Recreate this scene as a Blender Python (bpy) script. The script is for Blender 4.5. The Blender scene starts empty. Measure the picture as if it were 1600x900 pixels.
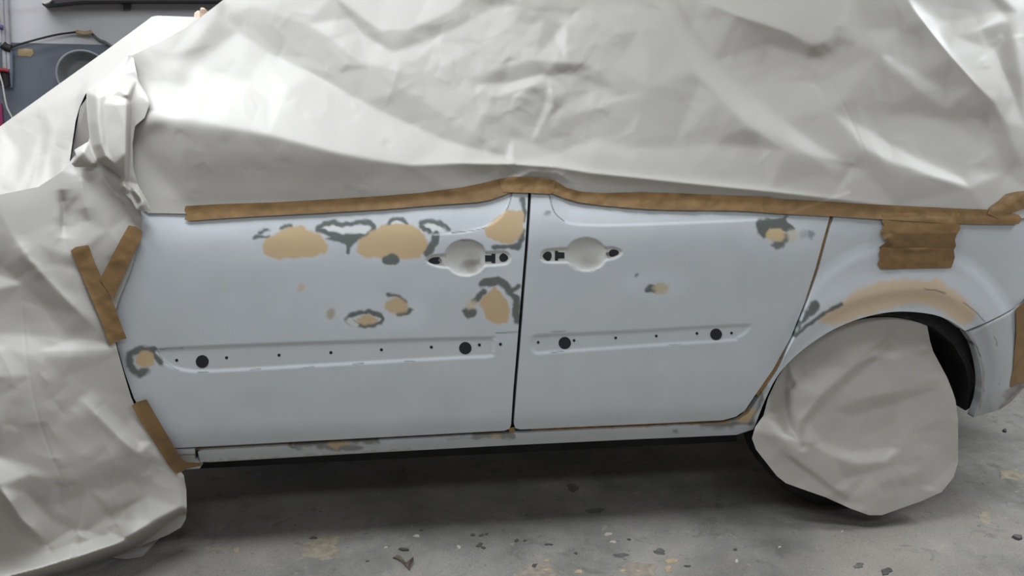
import bpy, math, random
import numpy as np
from mathutils import Vector, Matrix
from mathutils.geometry import delaunay_2d_cdt

# ------------------------------------------------------------------ camera, world, lights, exposure
scene = bpy.context.scene
COL = scene.collection
F_PX, W_PX, H_PX = 1200.0, 1600, 900
YAW, PITCH = math.radians(6.4), math.radians(14.0)
CAM = np.array([0.0, -2.13, 1.365])
FW = np.array([math.sin(YAW)*math.cos(PITCH), math.cos(YAW)*math.cos(PITCH), -math.sin(PITCH)])
RT = np.array([math.cos(YAW), -math.sin(YAW), 0.0])
UP = np.cross(RT, FW)
cd = bpy.data.cameras.new('camera')
cam = bpy.data.objects.new('camera', cd)
COL.objects.link(cam)
cd.sensor_width = 36.0
cd.lens = 36.0*F_PX/W_PX
cd.clip_start = 0.05
cam.matrix_world = Matrix(((RT[0], UP[0], -FW[0], CAM[0]), (RT[1], UP[1], -FW[1], CAM[1]), (RT[2], UP[2], -FW[2], CAM[2]), (0, 0, 0, 1)))
scene.camera = cam
vs = scene.view_settings
vs.view_transform = 'Standard'; vs.look = 'None'; vs.gamma = 1.0; vs.use_curve_mapping = False
vs.exposure = 0.0
world = bpy.data.worlds.new('room_light'); scene.world = world
world.use_nodes = True
bg = world.node_tree.nodes['Background']
bg.inputs[0].default_value = (1.0, 0.94, 0.86, 1); bg.inputs[1].default_value = 0.20

def area(name, loc, target, sx, sy, power, col=(1, 0.98, 0.95)):
    l = bpy.data.lights.new(name, 'AREA'); l.shape = 'RECTANGLE'; l.size = sx; l.size_y = sy
    l.energy = power; l.color = col
    o = bpy.data.objects.new(name, l); COL.objects.link(o)
    o.location = loc
    o.rotation_euler = (Vector(target)-Vector(loc)).to_track_quat('-Z', 'Y').to_euler()
    return o
COOL = (0.905, 0.96, 1.0)
area('ceiling_tube_light_front', (-1.15, -0.30, 3.0), (-1.1, -0.2, 0), 2.6, 0.30, 96, COOL)
area('ceiling_tube_light_rear', (3.5, 0.25, 3.0), (3.3, 0.2, 0), 2.2, 0.30, 170, COOL)
area('ceiling_tube_light_aisle', (0.6, -3.2, 3.2), (0.6, -1.9, 0), 3.0, 0.4, 36, COOL)
area('ceiling_tube_light_wall', (-2.4, 2.2, 3.2), (-2.6, 2.9, 0.8), 2.2, 0.35, 19, (0.98, 0.96, 1.0))

# ------------------------------------------------------------------ helpers
rng = np.random.default_rng(7)
random.seed(7)

def raydir(u, v):
    u = np.asarray(u, float); v = np.asarray(v, float)
    return FW + RT*((u-800)/F_PX)[..., None] + UP*((450-v)/F_PX)[..., None]
def at_Y(u, v, Y):
    d = raydir(u, v)
    t = (Y-CAM[1])/d[..., 1]
    return CAM + d*t[..., None]
def at_floor(u, v, z=0.0):
    d = raydir(u, v)
    t = (z-CAM[2])/d[..., 2]
    return CAM + d*t[..., None]

def sstep(a, b, x):
    t = np.clip((x-a)/(b-a), 0, 1)
    return t*t*(3-2*t)

_zk = np.array([-0.5, 0.20, 0.30, 0.36, 0.42, 0.55, 0.70, 0.82, 0.92, 0.98, 1.03, 1.10, 1.20, 1.63, 1.75, 2.2])
_yk = np.array([0.075, 0.075, 0.050, 0.026, 0.014, 0.006, 0.001, -0.002, -0.0035, -0.002, 0.007, 0.027, 0.062, 0.235, 0.29, 0.55])
_zz = np.linspace(-0.5, 2.2, 1351)
_yy = np.interp(_zz, _zk, _yk)
_ker = np.exp(-0.5*(np.arange(-30, 31)/9.0)**2); _ker /= _ker.sum()
_yy = np.convolve(np.pad(_yy, 30, mode='edge'), _ker, mode='valid')
def S0(x, z):
    """flank of the car: world y for a given length x and height z"""
    y = np.interp(z, _zz, _yy)
    y = y + 0.55*np.clip(x-1.62, 0, None)**2 + 0.03*np.clip(-0.9-x, 0, None)**2
    return y
def solve(u, v, off):
    """points where the pixel rays meet the flank pushed inwards by off (metres)"""
    Y = np.zeros(np.shape(u))
    for _ in range(12):
        p = at_Y(u, v, Y)
        Y = 0.4*Y + 0.6*(S0(p[..., 0], p[..., 2]) + off)
    return at_Y(u, v, Y)

def smooth(pts, closed=True, n=6):
    P = np.array(pts, float); N = len(P); out = []
    rngi = range(N) if closed else range(N-1)
    for i in rngi:
        if closed:
            a, b, c, d = P[(i-1) % N], P[i], P[(i+1) % N], P[(i+2) % N]
        else:
            a, b, c, d = P[max(i-1, 0)], P[i], P[i+1], P[min(i+2, N-1)]
        for k in range(n):
            t = k/n
            out.append(0.5*((2*b)+(-a+c)*t+(2*a-5*b+4*c-d)*t*t+(-a+3*b-3*c+d)*t**3))
    if not closed: out.append(P[-1])
    return np.array(out)

def seg_dist(u, v, pts, closed=False):
    """distance to a polyline, nearest point, parameter 0..1 and side"""
    P = np.array(pts, float)
    A = P if closed else P[:-1]
    B = np.roll(P, -1, 0) if closed else P[1:]
    best = np.full(np.shape(u), 1e18); qx = np.zeros(np.shape(u)); qy = np.zeros(np.shape(u))
    par = np.zeros(np.shape(u)); side = np.zeros(np.shape(u))
    L = np.hypot(*(B-A).T); cum = np.concatenate([[0], np.cumsum(L)]); tot = max(cum[-1], 1e-9)
    for i, ((ax, ay), (bx, by)) in enumerate(zip(A, B)):
        dx, dy = bx-ax, by-ay; l2 = dx*dx+dy*dy+1e-12
        t = np.clip(((u-ax)*dx+(v-ay)*dy)/l2, 0, 1)
        px, py = ax+t*dx, ay+t*dy
        d = (u-px)**2+(v-py)**2
        m = d < best
        best = np.where(m, d, best); qx = np.where(m, px, qx); qy = np.where(m, py, qy)
        par = np.where(m, (cum[i]+t*L[i])/tot, par)
        side = np.where(m, np.sign(dx*(v-ay)-dy*(u-ax)), side)
    return np.sqrt(best), qx, qy, par, side
def inside(u, v, poly):
    P = np.array(poly, float); c = np.zeros(np.shape(u), bool)
    x0, y0 = P[-1]
    for x1, y1 in P:
        if y0 != y1:
            c ^= ((y0 > v) != (y1 > v)) & (u < (x1-x0)*(v-y0)/(y1-y0)+x0)
        x0, y0 = x1, y1
    return c
def sd_poly(u, v, poly, reach=40):
    """signed distance, negative inside, exact within reach of the box"""
    P = np.array(poly, float)
    u = np.asarray(u, float); v = np.asarray(v, float)
    out = np.full(u.shape, 1e3)
    m = (u > P[:, 0].min()-reach) & (u < P[:, 0].max()+reach) & (v > P[:, 1].min()-reach) & (v < P[:, 1].max()+reach)
    if m.any():
        uu, vv = u[m], v[m]
        d = seg_dist(uu, vv, P, True)[0]
        out[m] = np.where(inside(uu, vv, P), -d, d)
    return out
def d_line(u, v, pts, reach=40):
    P = np.array(pts, float)
    out = np.full(np.shape(u), 1e3)
    m = (u > P[:, 0].min()-reach) & (u < P[:, 0].max()+reach) & (v > P[:, 1].min()-reach) & (v < P[:, 1].max()+reach)
    if m.any(): out[m] = seg_dist(u[m], v[m], P)[0]
    return out

_tab = rng.random((257, 257))
def vnoise(u, v, s, seed=0):
    x = np.asarray(u)/s+seed*17.3; y = np.asarray(v)/s+seed*31.7
    xi = np.floor(x).astype(int); yi = np.floor(y).astype(int)
    fx = x-xi; fy = y-yi; fx = fx*fx*(3-2*fx); fy = fy*fy*(3-2*fy)
    g = lambda a, b: _tab[a % 257, b % 257]
    return (g(xi, yi)*(1-fx)+g(xi+1, yi)*fx)*(1-fy)+(g(xi, yi+1)*(1-fx)+g(xi+1, yi+1)*fx)*fy

def grid_mesh(outline, step, holes=()):
    """pixel-space grid cut to an outline; returns u, v, quads, boundary edges"""
    P = np.array(outline, float)
    u0, v0 = P.min(0)-step; u1, v1 = P.max(0)+step
    nu = int((u1-u0)/step)+2; nv = int((v1-v0)/step)+2
    gu = u0+np.arange(nu)*step; gv = v0+np.arange(nv)*step
    U, V = np.meshgrid(gu, gv)
    cu = U[:-1, :-1]+step/2; cv = V[:-1, :-1]+step/2
    keep = inside(cu, cv, P)
    for h in holes: keep &= ~inside(cu, cv, h)
    idx = np.arange(nu*nv).reshape(nv, nu)
    q = np.stack([idx[:-1, :-1], idx[1:, :-1], idx[1:, 1:], idx[:-1, 1:]], -1)[keep]
    e = np.concatenate([q[:, [0, 1]], q[:, [1, 2]], q[:, [2, 3]], q[:, [3, 0]]])
    key = np.sort(e, 1); key = key[:, 0].astype(np.int64)*nu*nv+key[:, 1]
    uq, inv, cnt = np.unique(key, return_inverse=True, return_counts=True)
    be = e[cnt[inv] == 1]
    u = U.ravel().copy(); v = V.ravel().copy()
    bv = np.unique(be)
    bd = np.full(len(bv), 1e18); nx = u[bv].copy(); ny = v[bv].copy()
    for poly in (P,)+tuple(np.array(h, float) for h in holes):
        d, qx, qy, _, _ = seg_dist(u[bv], v[bv], poly, True)
        m = d < bd
        bd = np.where(m, d, bd); nx = np.where(m, qx, nx); ny = np.where(m, qy, ny)
    u[bv] = nx; v[bv] = ny
    used = np.unique(q); re = np.full(nu*nv, -1); re[used] = np.arange(len(used))
    return u[used], v[used], re[q], re[be]

def vnormals(co, quads):
    n = np.cross(co[quads[:, 2]]-co[quads[:, 0]], co[quads[:, 3]]-co[quads[:, 1]])
    out = np.zeros_like(co)
    for k in range(4):
        for c in range(3):
            out[:, c] += np.bincount(quads[:, k], n[:, c], len(co))
    l = np.linalg.norm(out, axis=1, keepdims=True); l[l < 1e-15] = 1
    return out/l

def new_obj(name, me, mat, parent=None):
    if mat: me.materials.append(mat)
    o = bpy.data.objects.new(name, me); COL.objects.link(o)
    if parent: o.parent = parent
    return o
def mesh_np(name, co, quads, mat, parent=None, col=None, nor=None):
    me = bpy.data.meshes.new(name)
    nv, nf = len(co), len(quads); k = quads.shape[1]
    me.vertices.add(nv); me.vertices.foreach_set('co', np.asarray(co, np.float32).ravel())
    me.loops.add(nf*k); me.loops.foreach_set('vertex_index', np.asarray(quads, np.int32).ravel())
    me.polygons.add(nf); me.polygons.foreach_set('loop_start', np.arange(nf, dtype=np.int32)*k)
    me.polygons.foreach_set('use_smooth', np.ones(nf, bool))
    me.update(calc_edges=True)
    if col is not None:
        a = me.color_attributes.new('Paint', 'FLOAT_COLOR', 'POINT')
        a.data.foreach_set('color', np.asarray(col, np.float32).ravel())
    if nor is not None:
        me.normals_split_custom_set_from_vertices(np.asarray(nor, np.float32).tolist())
    return new_obj(name, me, mat, parent)

def build_sheet(name, outline, step, pfun, mat, parent=None, holes=(), flange=None, colfun=None, labelfun=None, flip=False):
    """outline -> grid -> world points by pfun(u, v); optional rim (vector or function) and colour; splits off labelled faces as children"""
    u, v, q, be = grid_mesh(outline, step, holes)
    co = pfun(u, v)
    nor = vnormals(co, q)
    face_cam = ((CAM-co)*nor).sum(1).mean()
    if face_cam < 0: q = q[:, ::-1]; be = be[:, ::-1]; nor = -nor
    col = colfun(u, v) if colfun else None
    n0 = len(co)
    fu, fv = u[q].mean(1), v[q].mean(1)
    lab = labelfun(fu, fv) if labelfun else np.zeros(len(q), int)
    def sub(nm, fq, par, extra=None):
        used = np.unique(fq); re = np.full(n0, -1); re[used] = np.arange(len(used))
        c, f, n = co[used], re[fq], nor[used]; cl = None if col is None else col[used]
        if extra is not None:
            ec, ef, en, ecl = extra
            f = np.concatenate([f, ef+len(c)]); c = np.concatenate([c, ec]); n = np.concatenate([n, en])
            if cl is not None: cl = np.concatenate([cl, ecl])
        return mesh_np(nm, c, f, mat, par, cl, n)
    extra = None
    if flange is not None and len(be):
        bv, inv = np.unique(be, return_inverse=True); inv = inv.reshape(be.shape)
        off = flange(u[bv], v[bv]) if callable(flange) else np.tile(np.array(flange, float), (len(bv), 1))
        sel = np.linalg.norm(off, axis=1) > 1e-9
        ec = np.concatenate([co[bv], co[bv]+off]); m = len(bv)
        fe = inv[sel[inv].all(1)]
        ef = np.stack([fe[:, 1], fe[:, 0], fe[:, 0]+m, fe[:, 1]+m], 1)
        if len(ef):
            en = vnormals(ec, ef)
            ecl = None if col is None else np.concatenate([col[bv], col[bv]])
            extra = (ec, ef, en, ecl)
    main = sub(name, q[lab == 0], parent, extra)
    kids = {}
    for k in np.unique(lab):
        if k: kids[int(k)] = q[lab == k]
    return main, kids, sub

def tin(lines, blur=0.0):
    """height field from polylines of (u, v, h): triangulate, return an evaluator on arrays"""
    verts, hs, edges = [], [], []
    for ln in lines:
        for i, p in enumerate(ln):
            verts.append(Vector((p[0], p[1]))); hs.append(p[2])
            if i: edges.append((len(verts)-2, len(verts)-1))
    ov, oe, of, vo, _, _ = delaunay_2d_cdt(verts, edges, [], 0, 1e-4)
    P = np.array([(w.x, w.y) for w in ov])
    H = np.zeros(len(ov)); known = np.zeros(len(ov), bool)
    for i, src in enumerate(vo):
        if src: H[i] = np.mean([hs[s] for s in src]); known[i] = True
    for i in np.where(~known)[0]:
        nb = [b if a == i else a for a, b in oe if i in (a, b)]
        nb = [k for k in nb if known[k]]
        H[i] = np.mean(H[nb]) if nb else 0
    u0, v0 = P.min(0); u1, v1 = P.max(0); s = 2.0
    nu, nv = int((u1-u0)/s)+2, int((v1-v0)/s)+2
    G = np.zeros((nv, nu)); Wt = np.zeros((nv, nu))
    for f in of:
        a, b, c = P[f[0]], P[f[1]], P[f[2]]
        i0 = max(int((min(a[0], b[0], c[0])-u0)/s)-1, 0); i1 = min(int((max(a[0], b[0], c[0])-u0)/s)+2, nu)
        j0 = max(int((min(a[1], b[1], c[1])-v0)/s)-1, 0); j1 = min(int((max(a[1], b[1], c[1])-v0)/s)+2, nv)
        X, Y = np.meshgrid(u0+np.arange(i0, i1)*s, v0+np.arange(j0, j1)*s)
        den = (b[1]-c[1])*(a[0]-c[0])+(c[0]-b[0])*(a[1]-c[1])
        if abs(den) < 1e-9: continue
        l1 = ((b[1]-c[1])*(X-c[0])+(c[0]-b[0])*(Y-c[1]))/den
        l2 = ((c[1]-a[1])*(X-c[0])+(a[0]-c[0])*(Y-c[1]))/den
        m = (l1 > -1e-6) & (l2 > -1e-6) & (l1+l2 < 1+1e-6)
        z = l1*H[f[0]]+l2*H[f[1]]+(1-l1-l2)*H[f[2]]
        G[j0:j1, i0:i1][m] = z[m]; Wt[j0:j1, i0:i1][m] = 1
    for _ in range(60):                                   # grow outwards past the hull
        if Wt.all(): break
        Gp = np.pad(G*Wt, 1); Wp = np.pad(Wt, 1)
        sw = Wp[:-2, 1:-1]+Wp[2:, 1:-1]+Wp[1:-1, :-2]+Wp[1:-1, 2:]
        sg = Gp[:-2, 1:-1]+Gp[2:, 1:-1]+Gp[1:-1, :-2]+Gp[1:-1, 2:]
        m = (Wt == 0) & (sw > 0)
        G[m] = sg[m]/sw[m]; Wt[m] = 1
    def blurred(G, b):
        if b <= 0: return G
        r = max(int(b/s*2.5), 1); k = np.exp(-0.5*(np.arange(-r, r+1)*s/b)**2); k /= k.sum()
        A = np.pad(G, r, mode='edge')
        A = sum(A[:, i:i+G.shape[1]]*k[i] for i in range(2*r+1))
        return sum(A[i:i+G.shape[0], :]*k[i] for i in range(2*r+1))
    Gb = blurred(G, blur)
    def ev(u, v):
        x = np.clip((np.asarray(u)-u0)/s, 0, nu-1.001); y = np.clip((np.asarray(v)-v0)/s, 0, nv-1.001)
        xi = x.astype(int); yi = y.astype(int); fx = x-xi; fy = y-yi
        return (Gb[yi, xi]*(1-fx)+Gb[yi, xi+1]*fx)*(1-fy)+(Gb[yi+1, xi]*(1-fx)+Gb[yi+1, xi+1]*fx)*fy
    return ev

def ridges(u, v, feats):
    """sum of sharp or soft folds: (points, height, width above/left, width below/right, soft)"""
    h = np.zeros(np.shape(u))
    for pts, A, w1, w2, soft in feats:
        P = np.array(pts, float); R = 4*max(w1, w2)
        m = (u > P[:, 0].min()-R) & (u < P[:, 0].max()+R) & (v > P[:, 1].min()-R) & (v < P[:, 1].max()+R)
        if not m.any(): continue
        d, _, _, t, s = seg_dist(u[m], v[m], P)
        w = np.where(s > 0, w2, w1)
        taper = np.minimum(1, 4*np.minimum(t, 1-t)+0.0)
        x = d/w
        h[m] += A*taper*(np.exp(-0.5*x*x) if soft else np.exp(-np.sqrt(x*x+0.04)+0.2))
    return h
def crumple(n, box, seed, amp=(0.8, 3.0), length=(15, 70), width=(5, 14), ang=None):
    r = np.random.default_rng(seed); out = []
    for _ in range(n):
        x = r.uniform(box[0], box[2]); y = r.uniform(box[1], box[3])
        a = r.uniform(0, math.pi) if ang is None else r.normal(ang[0], ang[1]); L = r.uniform(*length)
        k = r.normal(0, 0.25)*L
        p0 = (x-math.cos(a)*L/2, y-math.sin(a)*L/2); p2 = (x+math.cos(a)*L/2, y+math.sin(a)*L/2)
        p1 = (x-math.sin(a)*k, y+math.cos(a)*k)
        w = r.uniform(*width)
        out.append(([p0, p1, p2], r.uniform(*amp)*r.choice([-1, 1]), w, w*r.uniform(0.5, 1.5), False))
    return out

def facets(box, spacing, amp, seed, blur=1.6, dens=None):
    r = np.random.default_rng(seed); pts = []
    x = box[0]-spacing
    while x < box[2]+spacing:
        y = box[1]-spacing
        while y < box[3]+spacing:
            p = (x+r.uniform(-0.5, 0.5)*spacing, y+r.uniform(-0.5, 0.5)*spacing)
            k = 1.0 if dens is None else dens(*p)
            pts.append([(p[0], p[1], r.normal(0, 1)*amp*k)])
            y += spacing
        x += spacing
    return tin(pts, blur)
def tag(o, label=None, cat=None, group=None, kind=None):
    if label: o['label'] = label
    if cat: o['category'] = cat
    if group: o['group'] = group
    if kind: o['kind'] = kind
    return o
def empty(name, loc):
    o = bpy.data.objects.new(name, None); COL.objects.link(o); o.location = loc
    return o
def parent_keep(o, p):
    o.parent = p
    o.matrix_parent_inverse = Matrix.Translation(p.location).inverted()
    return o

# ------------------------------------------------------------------ materials
def mat(name, rgb, rough=0.6, noise=0.0, scale=8.0, bump=0.0, bump_scale=60.0, metal=0.0, spec=0.4, attr=False, detail=4):
    m = bpy.data.materials.new(name); m.use_nodes = True
    nt = m.node_tree; N = nt.nodes; L = nt.links
    b = N['Principled BSDF']
    b.inputs['Roughness'].default_value = rough; b.inputs['Metallic'].default_value = metal
    b.inputs['Specular IOR Level'].default_value = spec
    tc = N.new('ShaderNodeTexCoord')
    nz = N.new('ShaderNodeTexNoise'); nz.inputs['Scale'].default_value = scale; nz.inputs['Detail'].default_value = detail
    L.new(tc.outputs['Object'], nz.inputs['Vector'])
    mr = N.new('ShaderNodeMapRange'); mr.inputs[1].default_value = 0.3; mr.inputs[2].default_value = 0.7
    mr.inputs[3].default_value = 1-noise; mr.inputs[4].default_value = 1+noise
    L.new(nz.outputs['Fac'], mr.inputs[0])
    mx = N.new('ShaderNodeMix'); mx.data_type = 'RGBA'; mx.blend_type = 'MULTIPLY'; mx.inputs[0].default_value = 1
    if attr:
        at = N.new('ShaderNodeAttribute'); at.attribute_name = 'Paint'
        L.new(at.outputs['Color'], mx.inputs[6]); L.new(at.outputs['Alpha'], b.inputs['Roughness'])
    else:
        mx.inputs[6].default_value = (*rgb, 1)
    L.new(mr.outputs[0], mx.inputs[7])
    L.new(mx.outputs[2], b.inputs['Base Color'])
    if bump:
        n2 = N.new('ShaderNodeTexNoise'); n2.inputs['Scale'].default_value = bump_scale; n2.inputs['Detail'].default_value = 5
        L.new(tc.outputs['Object'], n2.inputs['Vector'])
        bp = N.new('ShaderNodeBump'); bp.inputs['Strength'].default_value = bump; bp.inputs['Distance'].default_value = 0.01
        L.new(n2.outputs['Fac'], bp.inputs['Height']); L.new(bp.outputs[0], b.inputs['Normal'])
    return m
M_PAINT = mat('primed_paint', (0.5, 0.53, 0.56), 0.45, 0.035, 5, attr=True, spec=0.3)
M_PAPER = mat('masking_paper', (0.438, 0.420, 0.393), 0.5, 0.03, 2.5, spec=0.35)
M_TAPE = mat('masking_tape', (0.22, 0.131, 0.056), 0.55, 0.14, 30, 0.10, 500)
M_TAPE2 = mat('masking_tape_residue', (0.33, 0.19, 0.075), 0.6, 0.3, 60, 0.1, 300)
M_BLACK = mat('black_rubber', (0.012, 0.013, 0.016), 0.7, 0.2, 20)
M_PLUG = mat('dark_plug', (0.016, 0.018, 0.024), 0.6, 0.1, 30)
M_SHELL = mat('dark_underbody', (0.018, 0.018, 0.019), 0.85, 0.4, 9, 0.3, 40)
M_LINER = mat('dusty_arch_liner', (0.020, 0.018, 0.016), 0.9, 0.5, 14, 0.4, 120)
M_TYRE = mat('tyre_rubber', (0.020, 0.020, 0.021), 0.75, 0.3, 30, 0.2, 200)
M_STEEL = mat('wheel_steel', (0.25, 0.25, 0.26), 0.45, 0.2, 20, metal=0.6)

# ------------------------------------------------------------------ floor and wall
def concrete():
    m = bpy.data.materials.new('worn_concrete'); m.use_nodes = True
    nt = m.node_tree; N = nt.nodes; L = nt.links; b = N['Principled BSDF']
    b.inputs['Roughness'].default_value = 0.8; b.inputs['Specular IOR Level'].default_value = 0.25
    tc = N.new('ShaderNodeTexCoord')
    def noise(s, d, r=0.6, dist=0.0):
        n = N.new('ShaderNodeTexNoise'); n.inputs['Scale'].default_value = s; n.inputs['Detail'].default_value = d
        n.inputs['Roughness'].default_value = r; n.inputs['Distortion'].default_value = dist
        L.new(tc.outputs['Object'], n.inputs['Vector']); return n
    def ramp(src, stops):
        r = N.new('ShaderNodeValToRGB'); e = r.color_ramp.elements
        while len(e) < len(stops): e.new(0.5)
        for k, (p, c) in zip(e, stops): k.position = p; k.color = (*c, 1)
        L.new(src, r.inputs[0]); return r
    def mix(a, bb, fac, mode='MIX'):
        x = N.new('ShaderNodeMix'); x.data_type = 'RGBA'; x.blend_type = mode
        if isinstance(fac, float): x.inputs[0].default_value = fac
        else: L.new(fac, x.inputs[0])
        L.new(a, x.inputs[6])
        if isinstance(bb, tuple): x.inputs[7].default_value = (*bb, 1)
        else: L.new(bb, x.inputs[7])
        return x.outputs[2]
    base = ramp(noise(2.2, 8, 0.65).outputs['Fac'], [(0.30, (0.115, 0.112, 0.104)), (0.5, (0.21, 0.202, 0.188)), (0.68, (0.305, 0.288, 0.262))]).outputs[0]
    warm = ramp(noise(1.1, 5, 0.6, 0.8).outputs['Fac'], [(0.48, (0, 0, 0)), (0.62, (1, 1, 1))]).outputs[0]
    base = mix(base, (0.265, 0.232, 0.208), mix(warm, (0.55, 0.55, 0.55), 1.0, 'MULTIPLY'))
    dark = ramp(noise(6, 8, 0.7, 1.2).outputs['Fac'], [(0.56, (0, 0, 0)), (0.70, (0.75, 0.75, 0.75))]).outputs[0]
    base = mix(base, (0.12, 0.118, 0.112), dark)
    spots = ramp(noise(38, 4, 0.6).outputs['Fac'], [(0.65, (0, 0, 0)), (0.71, (0.75, 0.75, 0.75))]).outputs[0]
    base = mix(base, (0.09, 0.088, 0.085), spots)
    light = ramp(noise(23, 5, 0.6, 0.5).outputs['Fac'], [(0.62, (0, 0, 0)), (0.72, (0.5, 0.5, 0.5))]).outputs[0]
    base = mix(base, (0.36, 0.32, 0.26), light)
    fine = ramp(noise(170, 3).outputs['Fac'], [(0.25, (0.82, 0.82, 0.82)), (0.75, (1.16, 1.16, 1.16))]).outputs[0]
    base = mix(base, fine, 1.0, 'MULTIPLY')
    L.new(base, b.inputs['Base Color'])
    bp = N.new('ShaderNodeBump'); bp.inputs['Strength'].default_value = 0.7; bp.inputs['Distance'].default_value = 0.014
    n2 = noise(16, 10, 0.7); L.new(n2.outputs['Fac'], bp.inputs['Height']); L.new(bp.outputs[0], b.inputs['Normal'])
    return m
M_FLOOR = concrete()
def quad_obj(name, pts, mt, parent=None):
    me = bpy.data.meshes.new(name); me.from_pydata([tuple(p) for p in pts], [], [tuple(range(len(pts)))]); me.update()
    return new_obj(name, me, mt, parent)
def box_mesh(name, x0, x1, y0, y1, z0, z1):
    me = bpy.data.meshes.new(name)
    v = [(x, y, z) for x in (x0, x1) for y in (y0, y1) for z in (z0, z1)]
    me.from_pydata(v, [], [(0, 1, 3, 2), (4, 6, 7, 5), (0, 4, 5, 1), (2, 3, 7, 6), (0, 2, 6, 4), (1, 5, 7, 3)]); me.update()
    return me
floor = new_obj('floor', box_mesh('floor', -7, 8, -5, 9, -0.12, 0.0), M_FLOOR)
tag(floor, 'stained grey concrete workshop floor under the car', 'floor', kind='structure')

WA = math.radians(18)
W0 = np.array([-2.55, 3.25, 0.0]); WD = np.array([math.cos(WA), math.sin(WA), 0.0]); WN = np.array([math.sin(WA), -math.cos(WA), 0.0])
def on_wall(u, v, off=0.0):
    d = raydir(u, v); t = ((W0+WN*off-CAM)@WN)/(d@WN)
    return CAM+d*t[..., None] if np.ndim(t) else CAM+d*t
zsplit = float(on_wall(80, 68)[2])
M_WALLW = mat('white_wall_paint', (0.62, 0.62, 0.65), 0.8, 0.07, 2.2, 0.25, 18)
M_WALLB = mat('blue_grey_dado_paint', (0.135, 0.152, 0.188), 0.55, 0.13, 3.0, 0.15, 18)
def wall_slab(name, z0, z1, s0, s1, thick, mt, front=0.0):
    a = W0+WD*s0+WN*front; b = W0+WD*s1+WN*front
    c, d = b-WN*thick, a-WN*thick
    v = [(*p[:2], z) for z in (z0, z1) for p in (a, b, c, d)]
    me = bpy.data.meshes.new(name)
    me.from_pydata(v, [], [(0, 1, 5, 4), (1, 2, 6, 5), (2, 3, 7, 6), (3, 0, 4, 7), (4, 5, 6, 7), (3, 2, 1, 0)]); me.update()
    return new_obj(name, me, mt)
wall = wall_slab('wall_back', 0.0, 3.4, -4, 9, 0.2, M_WALLW)
tag(wall, 'white painted workshop wall behind the car', 'wall', kind='structure')
dado = wall_slab('trim_1', 0.0, zsplit, -4, 9, 0.003, M_WALLB, 0.003)
tag(dado, 'blue-grey painted lower band of the workshop wall', 'wall paint', kind='structure')

# ------------------------------------------------------------------ the car
car = empty('minivan', (0.4, 0.85, 0.0))
tag(car, 'white primed minivan being repaired, masked with paper and tape', 'car')

FILL2 = (0.66, 0.515, 0.36); FILL = (0.53, 0.395, 0.245); GREY = (0.135, 0.148, 0.145); METAL = (0.66, 0.68, 0.69); BASE = (0.53, 0.558, 0.59)
LIGHT = (0.60, 0.635, 0.675); CREAM = (0.56, 0.50, 0.38); DUST = (0.24, 0.215, 0.195); BOWL = (0.55, 0.55, 0.535)
R_BASE = 0.42

def poly_f(pts, col, soft=2.0, jit=2.0, a=1.0, rough=None, part=None, sm=True):
    return dict(k='poly', p=smooth(pts) if sm else np.array(pts, float), col=col, soft=soft, jit=jit, a=a, rough=rough, part=part)
def line_f(pts, w, col=GREY, soft=2.0, jit=2.0, a=1.0, rough=None, part=None, ring=False):
    return dict(k='line', p=smooth(pts, ring) if len(pts) > 2 else np.array(pts, float), w=w, col=col, soft=soft, jit=jit, a=a, rough=rough, part=part, ring=ring)
def ell(cx, cy, rx, ry, n=28, ang=0.0):
    t = np.linspace(0, 2*math.pi, n, endpoint=False); c, s = math.cos(ang), math.sin(ang)
    x, y = rx*np.cos(t), ry*np.sin(t)
    return np.stack([cx+x*c-y*s, cy+x*s+y*c], 1)
def fmask(f, u, v):
    jn = f['jit']
    uu = u+(vnoise(u, v, 7, 1)-0.5)*2*jn+(vnoise(u, v, 3.2, 3)-0.5)*jn*0.5
    vv = v+(vnoise(u, v, 7, 2)-0.5)*2*jn+(vnoise(u, v, 3.2, 4)-0.5)*jn*0.5
    if f['k'] == 'poly': d = sd_poly(uu, vv, f['p'])
    else:
        P = np.vstack([f['p'], f['p'][:1]]) if f['ring'] else f['p']
        d = d_line(uu, vv, P)-f['w']*(0.66 if f['w'] > 3.5 else 0.5)*(0.75+0.5*vnoise(u, v, 14, 9))
    return sstep(f['soft'], -f['soft'], d)*f['a']
def paint(feats, base=BASE):
    def fn(u, v):
        c = np.zeros((len(u), 4)); c[:, :3] = base; c[:, 3] = R_BASE
        n = vnoise(u, v, 60, 5)*0.6+vnoise(u, v, 24, 6)*0.4
        c[:, :3] *= (0.97+0.06*n)[:, None]
        for f in feats:
            m = fmask(f, u, v)[:, None]
            c[:, :3] = c[:, :3]*(1-m)+np.array(f['col'])*m
            if f['rough'] is not None: c[:, 3:] = c[:, 3:]*(1-m)+f['rough']*m
        return c
    return fn
def labels(feats):
    parts = [f for f in feats if f['part']]
    def fn(u, v):
        lab = np.zeros(len(u), int)
        for i, f in enumerate(parts):
            lab[fmask(f, u, v) > 0.5*f['a']] = i+1
        return lab
    return parts, fn

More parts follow.
